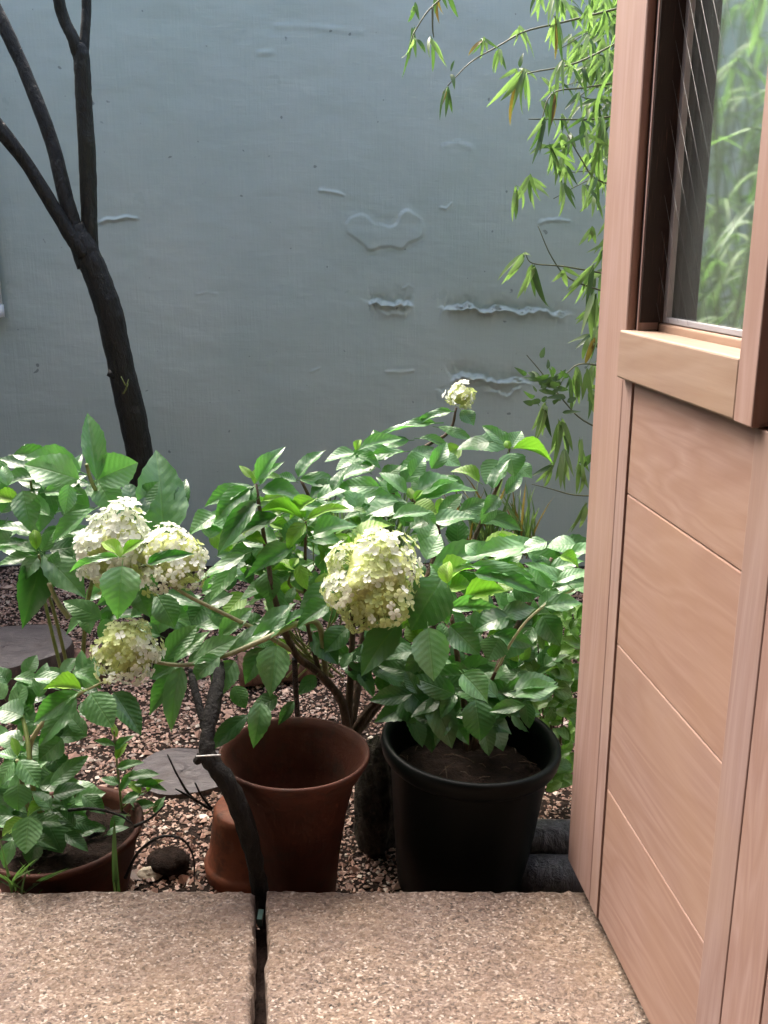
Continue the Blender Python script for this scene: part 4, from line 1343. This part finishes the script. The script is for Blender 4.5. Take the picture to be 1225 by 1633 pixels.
# flower heads
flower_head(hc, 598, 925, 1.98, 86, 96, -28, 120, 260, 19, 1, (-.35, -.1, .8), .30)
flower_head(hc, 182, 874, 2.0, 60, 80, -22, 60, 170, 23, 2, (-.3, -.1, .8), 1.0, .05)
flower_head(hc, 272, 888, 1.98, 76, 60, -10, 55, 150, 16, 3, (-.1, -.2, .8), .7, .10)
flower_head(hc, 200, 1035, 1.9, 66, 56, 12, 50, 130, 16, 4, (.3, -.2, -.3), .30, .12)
flower_head(hc, 735, 630, 2.56, 27, 22, 0, 20, 16, 16, 5, (0, 0, 1), .7, .2)

# ------------------------------------------------------------------ hydrangea in the black pot
PY = 1.98
p = at(752, 1190, BPY)
hp = thing('hydrangea', (p.x, p.y, zb - .05), 'flowerless hydrangea filling the black plastic pot beside the door', 'hydrangea', 'hydrangea shrubs')
stem_px(hp, [(745, 1195, 1.98), (740, 1120, 2.0), (730, 1050, 2.0), (720, 980, 2.02)], .009, .005, tw, jit=.05)
stem_px(hp, [(765, 1195, 1.98), (780, 1120, 2.02), (800, 1050, 2.05), (850, 950, 2.12), (880, 890, 2.16)], .009, .004, tw, jit=.05)
stem_px(hp, [(790, 1072, 1.93), (818, 1020, 1.95), (845, 985, 1.98), (880, 958, 2.02), (915, 940, 2.06)], .003, .003, M['stem_pale'])
stem_px(hp, [(755, 1195, 1.98), (770, 1120, 1.98), (790, 1072, 1.94)], .007, .004, tw)
leaves(hp, PY, [
    (838, 872, 756, 884, 38, 'm', .3, .12), (872, 864, 828, 880, 34, 'm', .3, .16), (918, 868, 872, 872, 42, 'm', .28, .18), (788, 892, 856, 858, 40, 'm', .3, .15), (906, 932, 836, 894, 28, 'm', .26, .03), (893, 888, 928, 902, 24, 'y', .4, .1), (900, 892, 935, 876, 26, 'm', .3, .14),
    (762, 884, 742, 866, 32, 'm', .35, .16), (752, 902, 864, 922, 30, 'm', .45, .05), (758, 914, 874, 948, 38, 'd', .55, .04), (742, 952, 814, 934, 34, 'y', .6, .04), (716, 970, 802, 966, 26, 'm', .6, .02), (812, 984, 752, 1002, 44, 'd', .4, -.04), (798, 982, 856, 968, 34, 'd', .4, -.02),
    (832, 968, 810, 944, 34, 'm', .27, .02), (860, 968, 894, 942, 28, 'm', .28, .05), (683, 1002, 692, 1086, 58, 'm', .42, -.1), (718, 998, 766, 1044, 48, 'd', .6, -.02), (796, 1018, 778, 1054, 44, 'd', .4, -.04), (738, 1074, 780, 1120, 50, 'm', .42, -.12), (758, 1116, 768, 1182, 52, 'd', .6, -.1),
    (688, 1108, 724, 1194, 48, 'd', .65, -.06), (648, 1096, 692, 1142, 54, 'd', .65, -.02), (800, 1088, 812, 1146, 44, 'd', .7, -.02), (640, 1120, 664, 1156, 36, 'd', .6, .0), (705, 1050, 740, 1090, 44, 'd', .6, .04), (850, 900, 880, 940, 36, 'm', .4, .08), (870, 915, 850, 880, 30, 'm', .3, .12),
    (765, 1010, 735, 1040, 40, 'd', .5, .03), (835, 1010, 800, 1050, 40, 'd', .5, .05), (715, 940, 760, 930, 34, 'y', .5, .08), (690, 1060, 660, 1100, 44, 'd', .6, .0), (820, 935, 850, 960, 30, 'd', .5, .06), (850, 1000, 830, 1040, 30, 'm', .5, .06), (900, 950, 925, 925, 24, 'm', .4, .1)])
fill_leaves(hp, 46, [(660, 1010), (740, 960), (870, 900), (915, 930), (880, 1010), (850, 1080), (820, 1150), (700, 1150), (650, 1100)], (2.04, 2.26), (40, 80), ['d', 'd', 'm'], 8)
fill_leaves(hp, 20, [(700, 930), (780, 880), (910, 870), (925, 930), (860, 990), (740, 1010)], (2.08, 2.2), (50, 85), ['m', 'm', 'y', 'd'], 17)
fill_leaves(hp, 18, [(660, 1060), (830, 1060), (840, 1130), (800, 1160), (680, 1150), (640, 1100)], (1.94, 2.06), (55, 85), ['d', 'd', 'm'], 18)
fill_leaves(hp, 46, [(650, 1000), (720, 900), (920, 880), (900, 1040), (840, 1130), (700, 1160), (650, 1110)], (1.92, 2.2), (40, 72), ['m', 'm', 'd', 'y'], 20)
fill_leaves(hp, 14, [(650, 1090), (830, 1100), (830, 1140), (660, 1150)], (1.88, 1.98), (60, 90), ['d', 'd', 'm'], 23)
fill_leaves(hp, 22, [(640, 1110), (720, 1095), (850, 1110), (850, 1150), (760, 1165), (650, 1150)], (1.86, 2.0), (55, 85), ['d', 'd', 'm'], 33)

# ------------------------------------------------------------------ dense small-leaved shrub behind the black pot
p = at(880, 1200, 2.25)
hs = thing('box_shrub', (p.x, p.y, GROUND_Z), 'dense small-leaved green shrub between the black pot and the door', 'shrub')
rr = random.Random(9)
for q in range(9):
    x = rr.uniform(830, 925)
    stem_px(hs, [(880 + rr.uniform(-10, 10), 1260, 2.25), (x * .5 + 440, 1150, 2.25 + rr.uniform(-.08, .1)), (x, rr.uniform(980, 1090), 2.25 + rr.uniform(-.12, .15))], .004, .0015, M['twig'])
for q in range(298):
    x, y = rr.uniform(820, 945), rr.uniform(970, 1250)
    if x < 850 and y > 1190: continue
    Y = 2.16 + rr.uniform(-.12, .16)
    s = mpp(x, y, Y); an = rr.uniform(0, 6.28); L = rr.uniform(20, 40)
    b = at(x, y, Y); t = at(x + math.cos(an) * L, y + math.sin(an) * L * .8, Y + rr.uniform(-.02, .02))
    put_leaf(hs, b, t, L * s * .55, Vector((rr.uniform(-.6, .6), -.4 - rr.random() * .4, .8)), SMALL, rr=rr)

# fresh young shoots between the hydrangea leaves
p = at(460, 960, 2.3)
hy = thing('leafy_shoots', (p.x, p.y, GROUND_Z), 'small-leaved bright green shoots crowded under the middle hydrangea', 'plant')
rr = random.Random(31)
for q in range(16):
    x, y = rr.uniform(400, 640), rr.uniform(810, 960)
    Y = 2.32 + rr.uniform(-.1, .15)
    stem_px(hy, [(480 + rr.uniform(-60, 100), 1080, 2.38), (x * .6 + 200, 1000, 2.35), (x, y, Y)], .003, .0015, M['stem'], 'stem', 4, 5)
    for l in range(11):
        an = rr.uniform(0, 6.28); L = rr.uniform(20, 38)
        x2, y2 = x + rr.gauss(0, 22), y + rr.gauss(0, 22)
        b = at(x2, y2, Y + rr.uniform(-.04, .04)); t = at(x2 + math.cos(an) * L, y2 + math.sin(an) * L * .7, Y + rr.uniform(-.05, .05))
        put_leaf(hy, b, t, L * .5 * mpp(x, y, Y), Vector((rr.uniform(-.5, .5), -.4, .9)), SMALL, rr=rr)

# clumps of fine grass and small herbs behind the hydrangeas
def grass_clump(x, y, Y, n, hpx, spread, label, seed, mats=('k', 'b')):
    rr = random.Random(seed)
    p = at(x, y, Y)
    o = thing('grass_clump', tuple(p), label, 'grass')
    for q in range(n):
        s = mpp(x, y, Y)
        bx = x + rr.uniform(-spread * .35, spread * .35)
        b = at(bx, y + rr.uniform(-4, 4), Y + rr.uniform(-.04, .04))
        t = at(bx + rr.uniform(-spread, spread), y - hpx * rr.uniform(.35, 1.1), Y + rr.uniform(-.12, .08))
        put_leaf(o, b, t, rr.uniform(2.5, 5) * s, Vector((rr.uniform(-.5, .5), -.6, .6)), BLADE if rr.random() < .6 else BAM[rr.choice(mats)], 'blade', rr)
    return o


grass_clump(540, 880, 2.75, 60, 120, 60, 'dark fine-bladed grass clump behind the middle hydrangea', 1)
grass_clump(620, 880, 2.85, 50, 100, 50, 'dark grass clump deep behind the yellow-hearted leaf whorl', 2)
grass_clump(770, 890, 2.9, 60, 130, 50, 'straggly grass tuft at the wall foot below the right-hand leaf whorl', 3, ('k', 'b', 'r'))
grass_clump(835, 885, 2.95, 40, 110, 30, 'brownish dried grass tuft at the wall foot near the door', 4, ('r', 'b'))
grass_clump(40, 1425, 1.74, 26, 60, 70, 'tuft of narrow dark blades at the left edge of the stone slab', 5, ('k',))

# striped blade in front of the bowl
p = at(186, 1418, 1.73)
o = thing('arching_blade', tuple(at(188, 1440, 1.735)), 'single pale-striped green blade standing before the terracotta bowl', 'grass')
put_leaf(o, at(190, 1440, 1.735), at(178, 1318, 1.70), .014, Vector((0, -1, .2)), BLADE, 'blade')
put_leaf(o, at(186, 1440, 1.735), at(183, 1330, 1.71), .008, Vector((.3, -1, .2)), BAM['b'], 'blade')

# weedy seedling between bowl and gravel
p = at(190, 1290, 1.98)
ws = thing('seedling', (p.x, p.y, GROUND_Z), 'thin yellowish green seedling standing behind the bowl rim', 'plant')
stem_px(ws, [(196, 1310, 1.98), (190, 1250, 1.98), (184, 1190, 1.97), (182, 1165, 1.96)], .003, .002, M['stem_pale'])
stem_px(ws, [(194, 1290, 1.98), (225, 1265, 1.97), (255, 1250, 1.96)], .002, .0015, M['stem'])
stem_px(ws, [(196, 1300, 1.97), (225, 1300, 1.95), (250, 1285, 1.93)], .002, .0015, M['stem'])
for (bx, by, tx, ty, w_, k_) in [(184, 1190, 150, 1180, 12, 'm'), (184, 1195, 215, 1170, 14, 'm'), (186, 1210, 205, 1180, 14, 'y'), (188, 1225, 230, 1215, 18, 'm'), (205, 1240, 255, 1232, 20, 'm'), (215, 1250, 268, 1258, 18, 'm'),
                                 (225, 1265, 200, 1245, 16, 'y'), (235, 1262, 262, 1240, 14, 'y'), (190, 1250, 160, 1240, 16, 'm'), (210, 1290, 248, 1280, 18, 'd'), (246, 1296, 264, 1268, 15, 'm'), (230, 1290, 205, 1275, 15, 'd'), (186, 1175, 178, 1150, 10, 'y'),
                                 (195, 1280, 232, 1262, 18, 'd'), (192, 1262, 215, 1225, 14, 'm')]:
    leaf_px(ws, bx, by, tx, ty, w_, 1.96, k_, .4)

# ------------------------------------------------------------------ gnarled stem in front of the pots, with its white tie
p = at(412, 1418, 1.715)
gs = thing('gnarled_stem', (p.x, p.y, GROUND_Z), 'dark gnarled woody stem bent in front of the terracotta pots', 'shrub stem')
def limb2(pts, name, par=gs):
    P = [at(x, y, Y) for x, y, Y, q in pts]; rad = [q * .5 * mpp(x, y, Y) for x, y, Y, q in pts]
    P, rad = smooth_path(P, rad, 6)
    m = MB(); m.tube(P, rad, 12, jit=.16, seed=4); return m.build(name, M['bark_rough'], par)
limb2([(424, 1475, 1.715, 28), (414, 1415, 1.715, 26), (396, 1330, 1.715, 29), (366, 1255, 1.715, 30), (334, 1210, 1.725, 28), (331, 1172, 1.75, 22), (340, 1125, 1.80, 24), (347, 1090, 1.86, 22), (350, 1060, 1.95, 16)], 'stem')
limb2([(334, 1185, 1.745, 16), (322, 1140, 1.78, 13), (310, 1095, 1.84, 12), (304, 1070, 1.95, 8)], 'branch')
limb2([(312, 1216, 1.72, 10), (318, 1210, 1.72, 16), (332, 1200, 1.735, 22)], 'stub')
m = MB(); P = [at(313, 1206, 1.70), at(330, 1205, 1.695), at(352, 1204, 1.70)]
m.tube(P, [.0014, .0014, .0014], 6); m.build('tie', M['tie'], gs)

# ------------------------------------------------------------------ stumps, logs, rocks, twigs
def stump(name, x, y, Y, rx, h, label, top, seed, cat='stump'):
    z = at(x, y, Y)
    zt = z.z
    o = thing(name, (z.x, z.y, GROUND_Z), label, cat)
    rr = random.Random(seed)
    k = 40
    rim = [rx * (1 + .05 * math.sin(2 * a * 6.283 / k + seed) + .04 * math.sin(5 * a * 6.283 / k + 2 * seed) + rr.uniform(-.012, .012)) for a in range(k)]
    V, F = [], []
    z0 = GROUND_Z - .04
    lv = [(1.06, z0), (1.02, z0 + (zt - z0) * .5), (1.0, zt - .006), (.985, zt)]
    for (f, zz) in lv:
        for j in range(k):
            a = 2 * math.pi * j / k
            V.append((z.x + rim[j] * f * math.cos(a), z.y + rim[j] * f * math.sin(a), zz))
    for i in range(len(lv) - 1):
        for j in range(k):
            j2 = (j + 1) % k
            F.append((i * k + j, i * k + j2, (i + 1) * k + j2, (i + 1) * k + j))
    obj('bark', V, F, M['stump_side'], o, True)
    V, F = [], []
    rings = 10
    for i in range(rings + 1):
        f = .986 * (1 - i / rings) + .001
        for j in range(k):
            a = 2 * math.pi * j / k
            V.append((z.x + rim[j] * f * math.cos(a), z.y + rim[j] * f * math.sin(a), zt + .0015 * math.sin(i * 2.4) + .002 * math.sin(3 * a + i)))
    for i in range(rings):
        for j in range(k):
            j2 = (j + 1) % k
            F.append((i * k + j, i * k + j2, (i + 1) * k + j2, (i + 1) * k + j))
    obj('top', V, F, top, o, True)
    return o


stump('tree_stump', 8, 1030, 3.0, .205, .1, 'wide dark round stump top at the left edge behind the bowl plant', M['stump'], 1)
stump('wood_disc', 292, 1228, 2.42, .135, .1, 'grey sawn wood disc lying on the gravel left of the flared pot', M['stump'], 2, 'wood disc')


def log(name, a, b, r, material, label, cat='log', seed=0):
    a, b = Vector(a), Vector(b)
    o = thing(name, tuple((a + b) / 2 - Vector((0, 0, r))), label, cat)
    P = [a.lerp(b, t / 8) for t in range(9)]
    m = MB(); m.tube(P, [r * (1 + .06 * math.sin(t * 2.1 + seed)) for t in range(9)], 14, jit=.06, seed=seed)
    m.build('bark', material, o)
    return o


p = at(140, 985, 3.05); log('rotten_log', (p.x - .05, p.y, GROUND_Z + .05), (p.x + .04, p.y - .05, GROUND_Z + .055), .055, M['brown_wood'], 'short reddish brown log end on the gravel under the left flower heads', seed=1)
p = at(425, 965, 3.0); log('rotten_log', (p.x - .10, p.y, GROUND_Z + .055), (p.x + .16, p.y + .06, GROUND_Z + .06), .06, M['brown_wood'], 'brown rotten log lying behind the middle hydrangea', seed=2)
p = at(880, 1325, 1.98)
log('wet_log', (p.x - .10, p.y + .02, GROUND_Z + .09), (p.x + .40, p.y - .03, GROUND_Z + .09), .042, M['log'], 'upper wet dark log between the black pot and the door', seed=3)
log('wet_log', (p.x - .09, p.y - .05, GROUND_Z + .035), (p.x + .40, p.y - .09, GROUND_Z + .035), .045, M['log'], 'lower wet dark log beside the black pot, nearer the slab', seed=4)


def rock(name, c, r, label, material, seed, cat='rock'):
    V, F = [], []
    nu, nv = 48, 28
    rr = np.random.default_rng(seed)
    for j in range(nv + 1):
        t = math.pi * j / nv
        for i in range(nu):
            p_ = 2 * math.pi * i / nu
            d = np.array([math.sin(t) * math.cos(p_), math.sin(t) * math.sin(p_), math.cos(t)])
            n_ = float(vnoise(np.array([d[0] * 1.6 + seed + d[2]]), np.array([d[1] * 1.6 - d[2] * 1.3]), seed)[0]) * .30 + float(vnoise(np.array([d[0] * 12 + d[2] * 9]), np.array([d[1] * 12 - d[2] * 11]), seed + 2)[0]) * .06 + float(vnoise(np.array([d[0] * 5 + d[2] * 3]), np.array([d[1] * 5 - d[2] * 4]), seed + 1)[0]) * .07
            q = d * (1 + n_) * np.array(r)
            V.append((c[0] + q[0], c[1] + q[1], c[2] + q[2]))
    for j in range(nv):
        for i in range(nu):
            i2 = (i + 1) % nu
            F.append((j * nu + i, (j + 1) * nu + i, (j + 1) * nu + i2, j * nu + i2))
    o = obj(name, V, F, material, None, True)
    tag(o, label, cat)


p = at(600, 1235, 2.10); rock('rock', (p.x, p.y, GROUND_Z + .10), (.052, .06, .17), 'tall dark mossy rock wedged between terracotta pot and black pot', M['rock'], 3)
p = atz(240, 1398, GROUND_Z); rock('pebble', (p.x, p.y, GROUND_Z + .008), (.028, .018, .014), 'pale flat pebble on the gravel at the slab edge', M['pebble'], 5, 'pebble')
p = atz(268, 1385, GROUND_Z); rock('earth_clod', (p.x, p.y, GROUND_Z + .015), (.045, .04, .028), 'dark crumbly earth clod under the arching twig', M['soil'], 7, 'clod')
p = atz(890, 1400, GROUND_Z); rock('rock', (p.x + .02, p.y, GROUND_Z + .02), (.05, .03, .035), 'low brown rock below the logs at the door', M['rock'], 8)
p = atz(900, 1240, GROUND_Z); rock('rock', (p.x, p.y + .02, GROUND_Z + .02), (.09, .05, .04), 'flat brown rock behind the logs beside the door', M['brown_wood'], 9)


def twig(label, paths, material=None):
    z = at(*paths[0][0])
    o = thing('twig', tuple(z), label, 'twig')
    for q in paths:
        P, rad = smooth_path([at(*p) for p in q], [.0038 - .0022 * i / (len(q) - 1) for i in range(len(q))], 5)
        m = MB(); m.tube(P, rad, 6, jit=.1, seed=2); m.build('shoot', material or M['bark'], o)
    return o


twig('dark forked dead twig lying across the wood disc', [[(338, 1292, 2.0), (305, 1270, 2.0), (285, 1240, 2.0), (267, 1203, 2.0)], [(338, 1290, 1.99), (322, 1270, 1.99), (311, 1248, 1.98)], [(318, 1280, 2.0), (298, 1268, 1.98), (280, 1258, 1.97)]])
twig('thin dark twig arching over the earth clod', [[(200, 1400, 1.79), (220, 1360, 1.79), (255, 1335, 1.79), (290, 1338, 1.79), (308, 1365, 1.79), (310, 1405, 1.79)]])
twig('thin curved dry stem across the bowl soil', [[(110, 1292, 1.82), (150, 1290, 1.8), (190, 1300, 1.8), (212, 1315, 1.8)]])
twig('short dry stem leaning out over the bowl rim', [[(215, 1318, 1.8), (240, 1305, 1.8), (262, 1285, 1.8)]])

# ------------------------------------------------------------------ bamboo
def bamboo(label, base_px, Y):
    p = at(*base_px, Y)
    return thing('bamboo', (p.x, p.y, GROUND_Z), label, 'bamboo', 'bamboo plants by the wall')


def culm(parent, x, y, h, lean, r=.009):
    P = [Vector((x + lean[0] * t * t, y + lean[1] * t * t, GROUND_Z - .02 + h * t)) for t in [i / 10 for i in range(11)]]
    m = MB(); m.tube(P, [r * (1 - .055 * i) for i in range(11)], 8); m.build('culm', M['culm'], parent)


rb = random.Random(21)


def cluster(parent, x, y, Y, tips, wpx=6.2, key=None):
    """leaves hanging from one node: tips are photo px (+ optional material key)"""
    s = mpp(x, y, Y)
    b = at(x, y, Y)
    for t in tips:
        kk = t[2] if len(t) > 2 else (key or rb.choice('bbbk'))
        L = math.hypot(t[0] - x, t[1] - y)
        wdt = (wpx if L < 60 else wpx * 1.2) * rb.uniform(.8, 1.25)
        put_leaf(parent, b + Vector((rb.uniform(-.006, .006), rb.uniform(-.01, .01), rb.uniform(-.006, .006))), at(t[0], t[1], Y + rb.uniform(-.05, .04)), wdt * s, Vector((rb.uniform(-.9, .9), -1, rb.uniform(-.1, .7))), BAM[kk], rr=rb)


def auto_cluster(parent, x, y, Y, n, L, key=None, spread=.7, wpx=9):
    tips = []
    for q in range(n):
        an = math.pi / 2 + rb.gauss(0, spread)
        l = L * rb.uniform(.6, 1.15)
        tips.append((x + math.cos(an) * l, y + math.sin(an) * l))
    cluster(parent, x, y, Y, tips, wpx, key)


BY2 = 3.1
ba = bamboo('tall bamboo whose drooping sprays hang at the top right against the wall', (1010, 900), 3.2)
pb = at(1010, 900, 3.2)
culm(ba, pb.x, pb.y, 2.9, (-.12, -.1)); culm(ba, pb.x + .09, pb.y + .1, 3.1, (-.05, .05)); culm(ba, pb.x + .05, pb.y - .1, 2.7, (.1, -.1))
for pts in ([(1000, 10, 3.15), (900, 35, 3.12), (838, 50, 3.1), (796, 73, 3.1), (750, 100, 3.1), (714, 137, 3.1)], [(1000, -40, 3.15), (850, -30, 3.1), (740, -20, 3.08), (690, 10, 3.08), (662, 50, 3.08), (655, 70, 3.08)],
            [(1000, 60, 3.2), (920, 100, 3.15), (850, 115, 3.12), (835, 120, 3.12)], [(1000, 130, 3.2), (930, 140, 3.18), (880, 150, 3.16), (862, 200, 3.15)], [(1000, 180, 3.2), (945, 190, 3.2), (870, 190, 3.16), (843, 190, 3.15)],
            [(1000, 300, 3.2), (950, 285, 3.15), (925, 250, 3.12), (905, 215, 3.12)], [(690, 10, 3.08), (690, 45, 3.08), (692, 60, 3.08)]):
    stem_px(ba, pts, .0035, .0016, M['bamtwig'], 'twig', 5, 5)
for x, y, tips in [(660, 8, [(652, 40, 'k'), (668, 33, 'k'), (655, 20)]), (700, -15, [(697, 40, 'r'), (704, 28, 'r'), (692, 22, 'k'), (714, 15)]), (716, -8, [(731, 33, 'k')]), (660, 45, [(643, 126, 'k'), (650, 95), (664, 92), (656, 70, 'k')]),
                   (662, 62, [(643, 100), (676, 80, 'b'), (682, 84, 'k')]), (688, 60, [(712, 108, 'b'), (692, 116, 'k'), (682, 90, 'b'), (704, 92, 'b'), (715, 105)]), (712, 140, [(697, 192, 'k'), (711, 187, 'k'), (722, 181, 'k'), (704, 170, 'r'), (718, 165, 'k')]),
                   (770, 62, [(744, 86, 'r'), (752, 92), (768, 95, 'b'), (778, 82, 'b'), (795, 76, 'k')]), (796, 82, [(782, 120, 'b'), (787, 118), (808, 112, 'k'), (800, 105)]), (722, 115, [(724, 96, 'k'), (726, 140, 'k')]),
                   (830, 42, [(822, 72, 'b'), (846, 88, 'b'), (856, 94, 'b'), (812, 62), (842, 70)]), (836, 112, [(775, 172, 'b'), (804, 202, 'r'), (826, 184, 'b'), (846, 178, 'b'), (800, 165, 'b'), (815, 180, 'b'), (840, 160, 'k')]),
                   (828, 108, [(834, 82, 'k')]), (866, 124, [(892, 156, 'b'), (882, 150)]), (882, 150, [(874, 220, 'k'), (884, 190, 'r'), (880, 200, 'r'), (890, 175, 'k')]), (868, 190, [(850, 262, 'k'), (846, 244, 'k'), (860, 246, 'k'), (842, 225)]),
                   (908, 210, [(900, 264, 'k'), (912, 250, 'k'), (905, 240, 'k'), (918, 235)]), (884, 28, [(876, 82, 'b'), (888, 96, 'r'), (898, 102, 'k'), (882, 90, 'b'), (870, 70, 'b'), (905, 80)]), (912, 105, [(904, 140, 'w')] if 0 else [(904, 140, 'b'), (930, 140, 'k')]),
                   (925, 150, [(912, 185), (930, 180, 'k'), (900, 175, 'k')]), (945, 178, [(922, 226, 'b'), (935, 215, 'b'), (955, 210, 'b')]), (960, 185, [(944, 262, 'b'), (952, 250, 'b'), (965, 240, 'b'), (930, 235, 'b'), (968, 225, 'b')]), (958, 230, [(938, 300, 'b'), (950, 290, 'b'), (962, 312, 'b'), (930, 275)]),
                   (950, 285, [(940, 312, 'k'), (932, 335), (958, 330)]), (940, 60, [(925, 95, 'b'), (945, 100, 'b'), (955, 90)]), (965, 15, [(950, 60, 'b'), (970, 65, 'b'), (960, 50, 'b')]), (935, 10, [(915, 50, 'b'), (930, 60, 'b'), (945, 48)])]:
    cluster(ba, x, y, 3.1 + rb.uniform(-.04, .06), tips)
for q in range(50):
    x = 990 - 120 * abs(rb.gauss(0, .55)); y = rb.uniform(-30, 300)
    auto_cluster(ba, x, y, rb.uniform(3.08, 3.35), 4, 50, None, .5, 6.5)

bc2 = bamboo('bamboo crowding the upper edge of the door with thin pale leaves', (1040, 900), 3.45)
pb = at(1040, 900, 3.45)
culm(bc2, pb.x, pb.y, 2.9, (-.1, -.05)); culm(bc2, pb.x + .1, pb.y + .1, 3.0, (-.05, .05))
for q in range(64):
    x = 995 - 105 * abs(rb.gauss(0, .5)); y = rb.uniform(-40, 200) if q < 46 else rb.uniform(200, 560)
    if y > 200: x = 985 - 40 * abs(rb.gauss(0, .5))
    auto_cluster(bc2, x, y, rb.uniform(3.35, 3.55), 4, 44, None, .6, 6)
for q in range(9):
    y = rb.uniform(-20, 280)
    stem_px(bc2, [(1010, y + 20, 3.45), (950, y + rb.uniform(-10, 30), 3.45), (900 + rb.uniform(-20, 30), y + rb.uniform(0, 50), 3.45)], .003, .0014, M['bamtwig'], 'twig', 4, 5)

bb = bamboo('lower bamboo spray arching from behind the door halfway up the wall', (985, 880), 3.0)
pb = at(985, 880, 3.0)
culm(bb, pb.x, pb.y, 1.6, (-.02, -.03), .007); culm(bb, pb.x + .06, pb.y, 1.3, (-.08, .03), .006)
for pts in ([(980, 470, 3.0), (910, 445, 3.0), (880, 410, 3.0), (858, 360, 3.0)], [(985, 440, 3.0), (900, 425, 3.0), (850, 420, 3.0), (838, 405, 3.0)], [(990, 700, 3.0), (930, 670, 3.0), (900, 640, 3.0), (862, 592, 3.0), (840, 566, 3.0)],
            [(985, 790, 3.0), (920, 790, 3.0), (880, 780, 3.0), (848, 772, 3.0)], [(985, 590, 3.0), (930, 580, 3.0), (905, 595, 3.0), (890, 620, 3.0)]):
    stem_px(bb, pts, .0032, .0014, M['bamtwig'], 'twig', 5, 5)
for x, y, tips in [(838, 406, [(788, 446, 'b'), (800, 456, 'b'), (812, 440, 'b'), (806, 452, 'b'), (850, 405, 'b')]), (850, 425, [(824, 478, 'b'), (835, 470, 'b'), (852, 476, 'k'), (866, 490, 'k'), (876, 506, 'k'), (842, 460, 'b')]), (900, 428, [(880, 450, 'b'), (926, 442, 'b'), (905, 460, 'b')]),
                   (945, 362, [(924, 392), (938, 388), (950, 392)]), (945, 425, [(896, 482, 'b'), (918, 490, 'b'), (934, 492, 'k'), (925, 470, 'b'), (905, 465)]), (950, 470, [(925, 535, 'b'), (940, 545), (932, 520, 'k'), (950, 530)]),
                   (945, 540, [(930, 590, 'r'), (942, 595), (925, 575)]), (918, 588, [(914, 640, 'b'), (924, 650, 'b'), (932, 640, 'b'), (908, 625, 'b'), (920, 660, 'b')]), (935, 590, [(928, 640, 'b'), (945, 650, 'b')]), (906, 600, [(913, 662, 'k')]),
                   (868, 645, [(848, 720, 'b'), (856, 715, 'b'), (864, 700, 'b'), (872, 690, 'b'), (850, 690, 'b'), (878, 700, 'k')]), (895, 670, [(876, 740, 'b'), (882, 755, 'b'), (890, 730, 'b'), (905, 730, 'b'), (915, 720, 'b'), (878, 720, 'b')]),
                   (900, 720, [(892, 780, 'b'), (900, 785, 'b'), (908, 775, 'b'), (885, 770, 'b'), (915, 760, 'b'), (903, 760, 'b')]), (898, 690, [(910, 730, 'k')]), (925, 700, [(918, 765, 'b'), (930, 770, 'b'), (938, 760)]), (925, 740, [(920, 790), (930, 795), (938, 780)]),
                   (880, 740, [(850, 775, 'b'), (860, 780, 'b'), (868, 785, 'b'), (845, 760)]), (935, 805, [(910, 850, 'b'), (905, 855, 'b'), (925, 845)])]:
    cluster(bb, x, y, 3.0 + rb.uniform(-.04, .04), tips, 8)
# dark spiky tufts
for q in range(46):
    an = rb.uniform(0, 6.28); x, y = 876 + rb.gauss(0, 14), 618 + rb.gauss(0, 18)
    l = rb.uniform(16, 32)
    cluster(bb, x, y, 3.0 + rb.uniform(-.05, .05), [(x + math.cos(an) * l, y - abs(math.sin(an)) * l * .6 + rb.uniform(-6, 10), 'k')], 8)
for q in range(10):
    x, y = rb.uniform(935, 965), rb.uniform(420, 780)
    auto_cluster(bb, x, y, rb.uniform(3.0, 3.15), 4, 44, None, .7)

# bamboo grove beyond the door, seen through the pane
for gi, (cx, cy, lab) in enumerate([(1.0, 2.7, 'bamboo nearest behind the door pane with bright green sprays'), (1.14, 3.25, 'middle bamboo of the grove seen through the door pane'), (1.36, 3.85, 'farthest bamboo of the grove behind the door pane, against the wall')]):
    o = thing('bamboo', (cx, cy, GROUND_Z), lab, 'bamboo', 'bamboo plants by the wall')
    for q in range(4):
        culm(o, cx + rb.uniform(-.15, .15), cy + rb.uniform(-.15, .15), 2.7 + rb.uniform(-.4, .4), (rb.uniform(-.25, .25), rb.uniform(-.2, .2)))
    for q in range(74):
        z = rb.uniform(.75, 2.45)
        p = Vector((cx + rb.gauss(0, .15), cy + rb.gauss(0, .18), z))
        for l in range(4):
            an = rb.uniform(0, 6.28); L = rb.uniform(.10, .18); dr = rb.uniform(.2, 1.2)
            t = p + Vector((math.cos(an) * L, math.sin(an) * L, -L * dr))
            put_leaf(o, p, t, rb.uniform(.011, .017), Vector((math.cos(an) * .5, -.3, 1)), BAM[rb.choice('bbbbk')], rr=rb)
